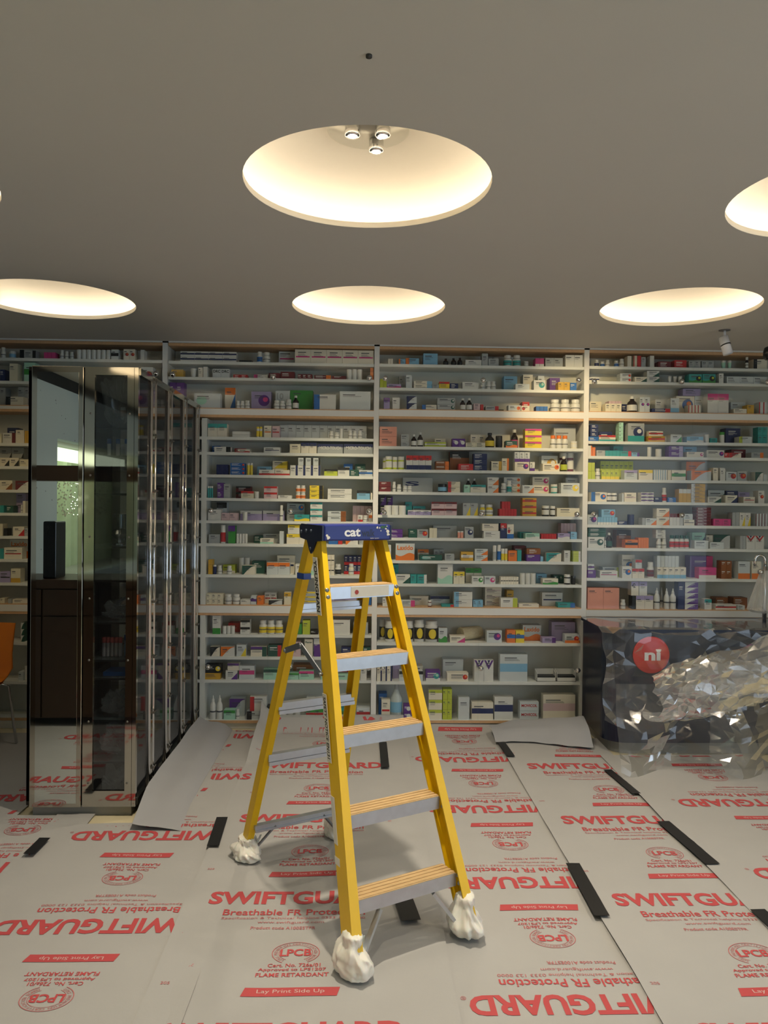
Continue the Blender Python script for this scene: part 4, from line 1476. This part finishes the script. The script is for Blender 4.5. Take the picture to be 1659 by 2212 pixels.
P = onY(1407, 1415, 4.96); b = MB(); b.lathe([(.118, 0), (.118, .008), (.112, .011)], mat('sign_red', '#d2322a', .3, var=0), n=48); bmesh.ops.rotate(b.bm, cent=(0, 0, 0), matrix=Matrix.Rotation(PI/2, 3, 'X'), verts=b.bm.verts)
sg = b.build('round_sign', cb, loc=(P.x-2.4, 4.969-5.2, P.z), shade='keep'); sg['label'] = 'round red sign with white letters ni'
b = MB(); b.text('ni', mat('sign_white', '#eeeeee', .4, var=0), -.045, .06, -.035, .035, lambda x, z: (x, -.0125, z), .04); b.box(.028, .062, -.0135, -.012, .03, .037, mat('sign_white', '')); b.build('lettering', sg, shade='keep')
# clear film
FILM = film_mat('clear_dust_film', (.86, .89, .92), .05, .5, .08, .03)
FILM2 = film_mat('crumpled_film', (.9, .92, .93), .24, .7, .09, .07)
def crumple(x, y, k, oc=((2.2, 1.0), (5.0, .5), (11, .2))):
    return sum(a*(abs(noise.noise(Vector((x*f+k*13.1, y*f, k*1.7))))*2-.5) for f, a in oc)
def film(name, fn, nu, nv, m, par, jit=.3, seed=1):
    rn = random.Random(seed); b = MB(); V = []
    for i in range(nu+1):
        for j in range(nv+1):
            u = (i+(rn.uniform(-jit, jit) if 0 < i < nu else 0))/nu; v = (j+(rn.uniform(-jit, jit) if 0 < j < nv else 0))/nv
            V.append(Vector(fn(u, v)))
    F = []
    for i in range(nu):
        for j in range(nv):
            a, c, d, e = i*(nv+1)+j, (i+1)*(nv+1)+j, (i+1)*(nv+1)+j+1, i*(nv+1)+j+1
            F += [(a, c, d), (a, d, e)] if (i+j) % 2 else [(a, c, e), (c, d, e)]
    b.mesh(V, F, m); return b.build(name, par, shade='keep')
fm = empty('plastic_dust_film', (2.2, 4.8, 0)); tag(fm, 'crumpled clear plastic film draped over the dark counter', 'plastic film')
def loc(p): return (p[0]-2.2, p[1]-4.8, p[2])
LOW = ((1.3, 1.0), (3.0, .35))
def drape(u, v):      # over the worktop and down the front: a few broad folds
    x = 1.55+1.35*u
    if v < .2: t = v/.2; return loc((x, 5.40-.44*t, .822+.012*abs(noise.noise(Vector((x*4, t, 1))))))
    t = (v-.2)/.8; L_ = .50+.14*math.sin(u*6+.5)
    f = max(0, noise.noise(Vector((x*2.6+t*1.8, t*1.2, 2))))+.4*max(0, noise.noise(Vector((x*6-t*4, t*2, 7))))
    y = 4.95-.05*t-.13*f*min(1, t*3+.1); return loc((x+.03*f, y, .822-L_*t))
film('upper_drape', drape, 20, 16, FILM, fm, .3, 2)
def mass(u, v):       # gathered bulge
    x = 1.80+1.12*u; a = v*PI*1.1; rr = .12+.045*math.sin(u*5+.6)+.09*u+.035*crumple(u*2.0, v*1.6, 6, LOW)+.012*crumple(u*7, v*5, 6)
    zc = .43+.16*u; return loc((x+.05*crumple(v*1.5, u*1.5, 8, LOW), 4.82-rr*math.sin(a)*1.1, zc+rr*math.cos(a)+.03*crumple(u*2, v*2, 9, LOW)))
film('gathered_folds', mass, 34, 20, FILM2, fm, .35, 3)
def mass2(u, v):
    x = 1.98+.9*u; a = v*PI*1.2+.3; rr = .11+.12*u+.035*crumple(u*2+5, v*2, 16, LOW)
    return loc((x+.05*crumple(v*1.5, u*2, 18, LOW), 4.74-rr*math.sin(a), .55+.16*u+rr*math.cos(a)+.025*crumple(u*3, v*2, 19, LOW)))
film('gathered_folds', mass2, 26, 16, FILM2, fm, .35, 8)
def skirt(u, v):      # skirt reaching the floor
    x = 1.60+.72*u-.06*v*(1-u)+.12*v*u; L_ = .46+.05*math.sin(u*9)
    y = 4.80-.22*v-.08*math.sin(u*9+v)*(.2+.8*v)-.05*crumple(u*1.2, v*1.2, 11, LOW); return loc((x, y, .50-L_*v*.98))
film('hanging_skirt', skirt, 18, 14, FILM, fm, .3, 4)
def skirt2(u, v):
    x = 2.12+.62*u-.05*v; y = 4.64-.12*v-.09*math.sin(u*6)*v-.04*crumple(u, v*1.5, 12, LOW); return loc((x, y, .55-(.50-.2*u)*v))
film('hanging_skirt', skirt2, 12, 14, FILM, fm, .3, 5)
# tap under a clear bag
P = onY(1642, 1316, 5.25); t = empty('counter_tap', (P.x+.03, 5.25, .812)); tag(t, 'chrome swan-neck tap standing on the wrapped counter, right edge', 'tap')
b = MB().tube([(0, 0, 0), (0, 0, .39)], .014, CHROME); b.build('post', t, shade='keep')
MB().tube([(0, 0, .39)]+[(-.035+.035*math.cos(a), 0, .43+.035*math.sin(a)) for a in [k*PI/10 for k in range(11)]]+[(-.07, 0, .39)], .009, CHROME).build('spout', t, shade='keep')
zz = onY(1640, 1235, 5.25); MB().lathe([(.004, -.02), (.02, -.01), (.02, .01), (.004, .02)], CHROME, c=(zz.x-P.x-.03, -.02, zz.z-.812), n=18).build('knob', t, shade='keep')
t = empty('clear_bag', (P.x+.03, 5.25, .885)); tag(t, 'cloudy clear plastic bag hanging cone-like over the chrome tap', 'bag')
FILM3 = film_mat('cloudy_bag_film', (.8, .82, .8), .42, .2, .3)
def cone(u, v):
    a = 2*PI*u; r = (.03+.085*v+.008*math.sin(a*5)*v)*(1 if v < .93 else 1-(v-.93)*4); return (r*math.cos(a), r*math.sin(a)*.8, .29-.285*v)
film('bag', cone, 40, 16, FILM3, t, .1, 6)
b = MB(); b.box(.012, .045, -.128, -.126, .085, .105, LABW); b.build('bag_label', t)
# ------------------------------------------------------------ polished steel case with mirror front
cx0, cx1, cy0, cy1, cz0, cz1 = -1.665, -1.112, 4.0, 5.50, .055, 2.268
cs = empty('steel_display_case', (-1.39, 4.0, 0)); tag(cs, 'tall mirror-polished steel case with glass sides, left of the ladder', 'display case')
def lx(x): return x+1.39
def ly(y): return y-4.0
MIR = mat('mirror', '#ccd2cf', .0, 1, var=0); BRSH = mat('dark_steel', '#35332f', .25, .9, var=.05)
SHADEGL = film_mat('shade_tinted_glass', (.2, .22, .24), .03, .4, .02, .05, (.42, .44, .45))  # side glass; the darkness of the case interior is put into its tint
pe = onY(68, 1200, 4.0).x; pm1 = onY(181, 1200, 4.0).x; pw0 = onY(203, 1200, 4.0).x; pw1 = onY(273, 1200, 4.0).x; pc = onY(288, 1200, 4.0).x; px1 = cx1
b = MB(); b.box(lx(pe), lx(pm1)-.003, -.012, .018, cz0, cz1, STEEL, .003); dr = b.build('mirror_door', cs, shade='keep')
b = MB(); b.box(lx(pe)+.028, lx(pm1)-.026, -.0135, -.012, cz0+.02, cz1-.03, MIR); b.build('mirror', dr)
b = MB()
b.box(lx(pm1)+.001, lx(pw0), -.004, .02, cz0, cz1, STEEL); b.box(lx(pw1), lx(pc)-.001, -.004, .02, cz0, cz1, STEEL); b.box(lx(pw0), lx(pw1), -.004, .02, cz0, cz0+.08, STEEL); b.box(lx(pw0), lx(pw1), -.004, .02, cz1-.04, cz1, STEEL)
ff = b.build('front_frame', cs)
b = MB(); b.box(lx(pc)+.001, lx(px1), -.004, .02, cz0, cz1, STEEL); b.build('corner_post', cs)
MB().box(lx(pw0), lx(pw1), .004, .008, cz0+.08, cz1-.04, film_mat('front_pane_glass', (.3, .32, .34), .02, .4, .02, .04, (.72, .75, .76))).build('front_glass', cs)
SCR = mat('screw_steel', '#8c8a84', .3, 1, var=0)
for z in [cz0+.12+.31*i for i in range(7)]:
    for x in (lx(pw0)-.02, lx(pw1)+.012):
        b = MB(); b.lathe([(.006, 0), (.005, .003), (.001, .004)], SCR, n=10); bmesh.ops.rotate(b.bm, cent=(0, 0, 0), matrix=Matrix.Rotation(PI/2, 3, 'X'), verts=b.bm.verts); b.build('screw', ff, loc=(x, -.004, z))
MB().box(lx(cx0)+.03, lx(cx1)-.03, .03, cy1-cy0, 0, cz0, mat('case_plinth', '#9b9a92', .4, var=0)).build('plinth', cs)
MB().box(lx(cx0), lx(cx1), .02, cy1-cy0, cz0, cz0+.02, BRSH).build('floor_plate', cs)
MB().box(lx(cx0), lx(cx1), .02, cy1-cy0, cz1-.02, cz1, BRSH).build('top_plate', cs)
MB().box(lx(cx0), lx(cx0)+.015, .02, cy1-cy0, cz0+.02, cz1-.02, STEEL).build('side_panel', cs)
MB().box(lx(cx0), lx(cx0)+.27, .02, .04, cz0+.02, cz1-.02, BRSH).build('partition', cs); MB().box(lx(cx0)+.26, lx(cx0)+.27, .02, .5, cz0+.02, cz1-.02, BRSH).build('partition', cs)
posts = [4.0, 4.31, 4.68, 5.07, 5.46]
for i, y in enumerate(posts):
    if i:
        b = MB(); b.box(lx(cx1)-.022, lx(cx1)+.004, ly(y)-.045, ly(y)-.004, cz0, cz1, STEEL); b.tube([(lx(cx1)-.004, ly(y)+.014, cz0), (lx(cx1)-.004, ly(y)+.014, cz1)], .013, CHROME, n=20); b.tube([(lx(cx1)-.004, ly(y)-.058, cz0), (lx(cx1)-.004, ly(y)-.058, cz1)], .011, CHROME, n=20); p = b.build('side_post', cs)
        for z in [cz0+.1+.3*q for q in range(8)]:
            MB().bar((lx(cx1)+.004, ly(y)-.02, z), (lx(cx1)+.018, ly(y)-.02, z), .012, .012, SCR).bar((lx(cx1)+.013, ly(y)-.035, z), (lx(cx1)+.013, ly(y)+.03, z), .006, .006, SCR).build('hinge_pin', p, shade='keep')
    if i < 4: MB().box(lx(cx1)-.012, lx(cx1)-.007, ly(y)+.0, ly(posts[i+1])-.045, cz0+.02, cz1-.02, SHADEGL).build('side_glass', cs)
b = MB(); b.box(lx(cx1)-.025, lx(cx1)+.006, .02, cy1-cy0, cz1-.035, cz1, STEEL); b.build('side_rail', cs); MB().box(lx(cx1)-.025, lx(cx1)+.006, .02, cy1-cy0, cz0, cz0+.035, STEEL).build('side_rail', cs)
SHG = film_mat('glass_shelf', (.5, .55, .55), .12, .3, .05)
shz = [onY(240, y, 4.05).z for y in (925, 985, 1066, 1180, 1253, 1343, 1424, 1463, 1553, 1642)]
for z in shz:
    sh = MB().box(lx(cx0)+.28, lx(cx1)-.03, .03, cy1-cy0-.03, z-.006, z, SHG).build('glass_shelf', cs); MB().box(lx(cx0)+.28, lx(cx1)-.03, .024, .03, z-.009, z+.001, DARK).build('shelf_edge', sh)
# contents of the case (things standing on its shelves)
CF = film_mat('wrap_film', (.8, .84, .86), .2, .7, .08)
def wrap(x, y, z, w, d, h, label, seed, m=CF):
    b = MB(); bmesh.ops.create_icosphere(b.bm, subdivisions=4, radius=1); b.mi(m)
    for v in b.bm.verts:
        p = v.co.copy(); r = 1+.5*noise.noise(p*1.6+Vector((seed, 0, 0)))-.6*abs(noise.noise(p*4+Vector((0, seed, 0)))); zz = (p.z+1)/2
        v.co = Vector((max(-w/2, min(w/2, p.x*r*w*.6)), max(-d/2, min(d/2, p.y*r*d*.6)), min(h*1.15, max(.001, zz*h*r))))
    tag(b.build('wrapped_bundle', loc=(x, y, z), shade='keep'), label, 'bundle', 'plastic-wrapped bundles in the steel case')
xc = (pw0+pw1)/2
S_ = dict(zip(('a', 'b', 'c', 'd', 'e', 'f', 'g', 'h', 'i', 'j'), shz))
lv = [('a', .28, 'topmost, on the highest shelf'), ('f', .10, 'below the middle, above the coloured tubes'), ('i', .12, 'on the second lowest shelf'), ('j', .17, 'on the lowest glass shelf')]
for i, (k, h, w_) in enumerate(lv):
    wrap(xc, 4.16, S_[k]+.001, .15, .2, h, 'clear plastic-wrapped bundle in the steel case, '+w_, i*3.1)
wrap(xc, 4.16, cz0+.021, .15, .2, .13, 'clear plastic-wrapped bundle on the base of the steel case', 20)
for q, (yy, nm) in enumerate(((4.50, 'first'), (4.87, 'middle'), (5.26, 'farthest'))):
    for r_, k in enumerate(('j', 'i', 'g', 'f', 'd', 'b')):
        wrap(-1.215, yy, S_[k]+.001, .14, .24, .10+.03*((q+r_) % 3), 'wrapped bundle behind the %s side pane, %s glass shelf' % (nm, ('lowest', 'second lowest', 'fourth lowest', 'fifth lowest', 'third highest', 'second highest')[r_]), q*5+r_*1.7+40)
TW = plas('w')
def stub(name, x, y, z, r, h, body, cap, label, cat, group):
    t = empty(name, (x, y, z)); tag(t, label, cat, group)
    MB().lathe([(r*.95, 0), (r, h*.04), (r, h*.72)], body, n=14).build('tube_body', t, shade='keep'); MB().lathe([(r*1.1, h*.72), (r*1.1, h*.98), (r*.9, h)], cap, n=14).build('cap', t, shade='keep')
for i in range(3): stub('blue_topped_tube', pw0+.04+.045*i, 4.10, S_['b']+.001, .010, .09, TW, plas('b'), 'white tube with blue cap, %s of three high in the steel case' % ('leftmost', 'middle', 'rightmost')[i], 'tube', 'blue-topped tubes in the case')
for i in range(5): stub('sample_tube', pw0+.015+.021*i, 4.12, S_['g']+.001, .0095, .10, mat('tube_grey', '#b8b2b2', .3, var=0), mat('tube_red', '#d0605a', .4, var=0), 'red-capped sample tube in the steel case, %s of five' % ('first', 'second', 'third', 'fourth', 'fifth')[i], 'tube', 'red-capped tubes in the case')
for i in range(2): stub('sample_tube', pw0+.125+.024*i, 4.14, S_['g']+.001, .011, .11, mat('tube_blue_body', '#86a8c8', .3, var=0), plas('b'), 'blue-capped sample tube in the steel case, %s of two' % ('left', 'right')[i], 'tube', 'blue-capped tubes in the case')
b = MB().box(-.065, .06, -.08, .05, .0, .022, plas('b'), .004); tag(b.build('blue_tray', loc=(xc+.01, 4.15, S_['h']+.001)), 'flat blue tray low inside the steel case', 'tray')
b = MB(); b.lathe([(.03, 0), (.03, .01), (.012, .015), (.012, .03), (.034, .045), (.042, .06), (.034, .08), (.012, .09)], CHROME, n=24); tag(b.build('chrome_ball', loc=(xc+.01, 4.12, S_['d']+.001), shade='smooth'), 'round chrome ball fitting on a dark shelf of the steel case', 'fitting')
for i in range(3):
    b = MB().lathe([(.016, 0), (.016, .16), (.013, .16), (.013, .005)], mat('silver_cylinder', '#c9d2d2', .15, .9, var=0), n=20); tag(b.build('metal_cylinder', loc=(pw0+.07+.036*i, 4.20+.02*i, S_['d']+.001), shade='smooth'), 'upright silver cylinder in the steel case, %s of three' % ('left', 'middle', 'right')[i], 'cylinder', 'silver cylinders in the case')
for i, (k, s0) in enumerate((('f', 1), ('g', 2), ('i', 3), ('j', 4))):
    b = MB(); rn = random.Random(s0)
    for q in range(6):
        x, y = rn.uniform(-.05, .05), rn.uniform(0, .12); b.tube([(x-.04, y, .006+q*.005), (x+rn.uniform(.0, .05), y+rn.uniform(-.05, .05), .008+q*.006)], .003, CHROME, n=6)
    tag(b.build('steel_instruments', loc=(xc, 4.30, S_[k]+.004), shade='keep'), 'loose pile of thin steel instruments in the case, %s' % ('upper shelf', 'behind the red-capped tubes', 'second lowest shelf', 'lowest shelf')[i], 'instruments', 'instrument piles in the case')
# ------------------------------------------------------------ orange chair at the left edge
ORG = mat('orange_ply', '#d87a1c', .4, var=.08, scale=10); ch = empty('orange_chair', (-2.47, 5.0, 0)); tag(ch, 'orange moulded chair with square cut-outs in the back, left photo edge', 'chair')
b = MB(); prof = [(.20, .80), (.185, .72), (.165, .60), (.15, .50), (.12, .45), (.05, .435), (-.1, .44), (-.22, .43)]
vs = []; N = 12
for (y, z) in prof:
    for i in range(N+1):
        u = -1+2*i/N; hw = .245-(.02 if z < .5 else 0)+.02*max(0, z-.5); vs.append((u*hw, y+.035*u*u*(1 if z > .5 else .2)*-1, z-(.0 if z > .5 else -.012*u*u)))
F = [(j*(N+1)+i, j*(N+1)+i+1, (j+1)*(N+1)+i+1, (j+1)*(N+1)+i) for j in range(len(prof)-1) for i in range(N)]
b.mesh(vs, F, ORG, True); b.mesh([(v[0], v[1]+.012*(v[2] > .46), v[2]-.012*(v[2] <= .46)) for v in vs], F, ORG, True); b.build('seat_shell', ch, shade='keep')
b = MB()
for r_ in range(5):
    for c_ in range(4):
        x = -.13+.075*c_-.008*r_+.03; z = .74-.052*r_; yy = .187-.09*(.74-z)-.04*(x/.245)**2-.012
        if r_ == 1: b.box(x-.004, x+.004, yy-.003, yy, z-.017, z+.017, DARK); b.box(x, x+.028, yy-.003, yy, z-.017, z-.009, DARK)
        else: b.box(x-.016, x+.016, yy-.003, yy, z-.017, z+.017, DARK)
b.build('cut_outs', ch)
for sx in (-1, 1):
    MB().tube([(sx*.20, -.16, .425), (sx*.215, -.2, .40), (sx*.235, -.22, .012)], .009, CHROME).build('leg', ch, shade='keep')
    MB().tube([(sx*.20, .09, .425), (sx*.225, .14, .40), (sx*.25, .2, .012)], .009, CHROME).build('leg', ch, shade='keep')
MB().tube([(-.2, -.16, .422), (.2, -.16, .422)], .008, CHROME).tube([(-.2, .09, .422), (.2, .09, .422)], .008, CHROME).build('seat_frame', ch, shade='keep')
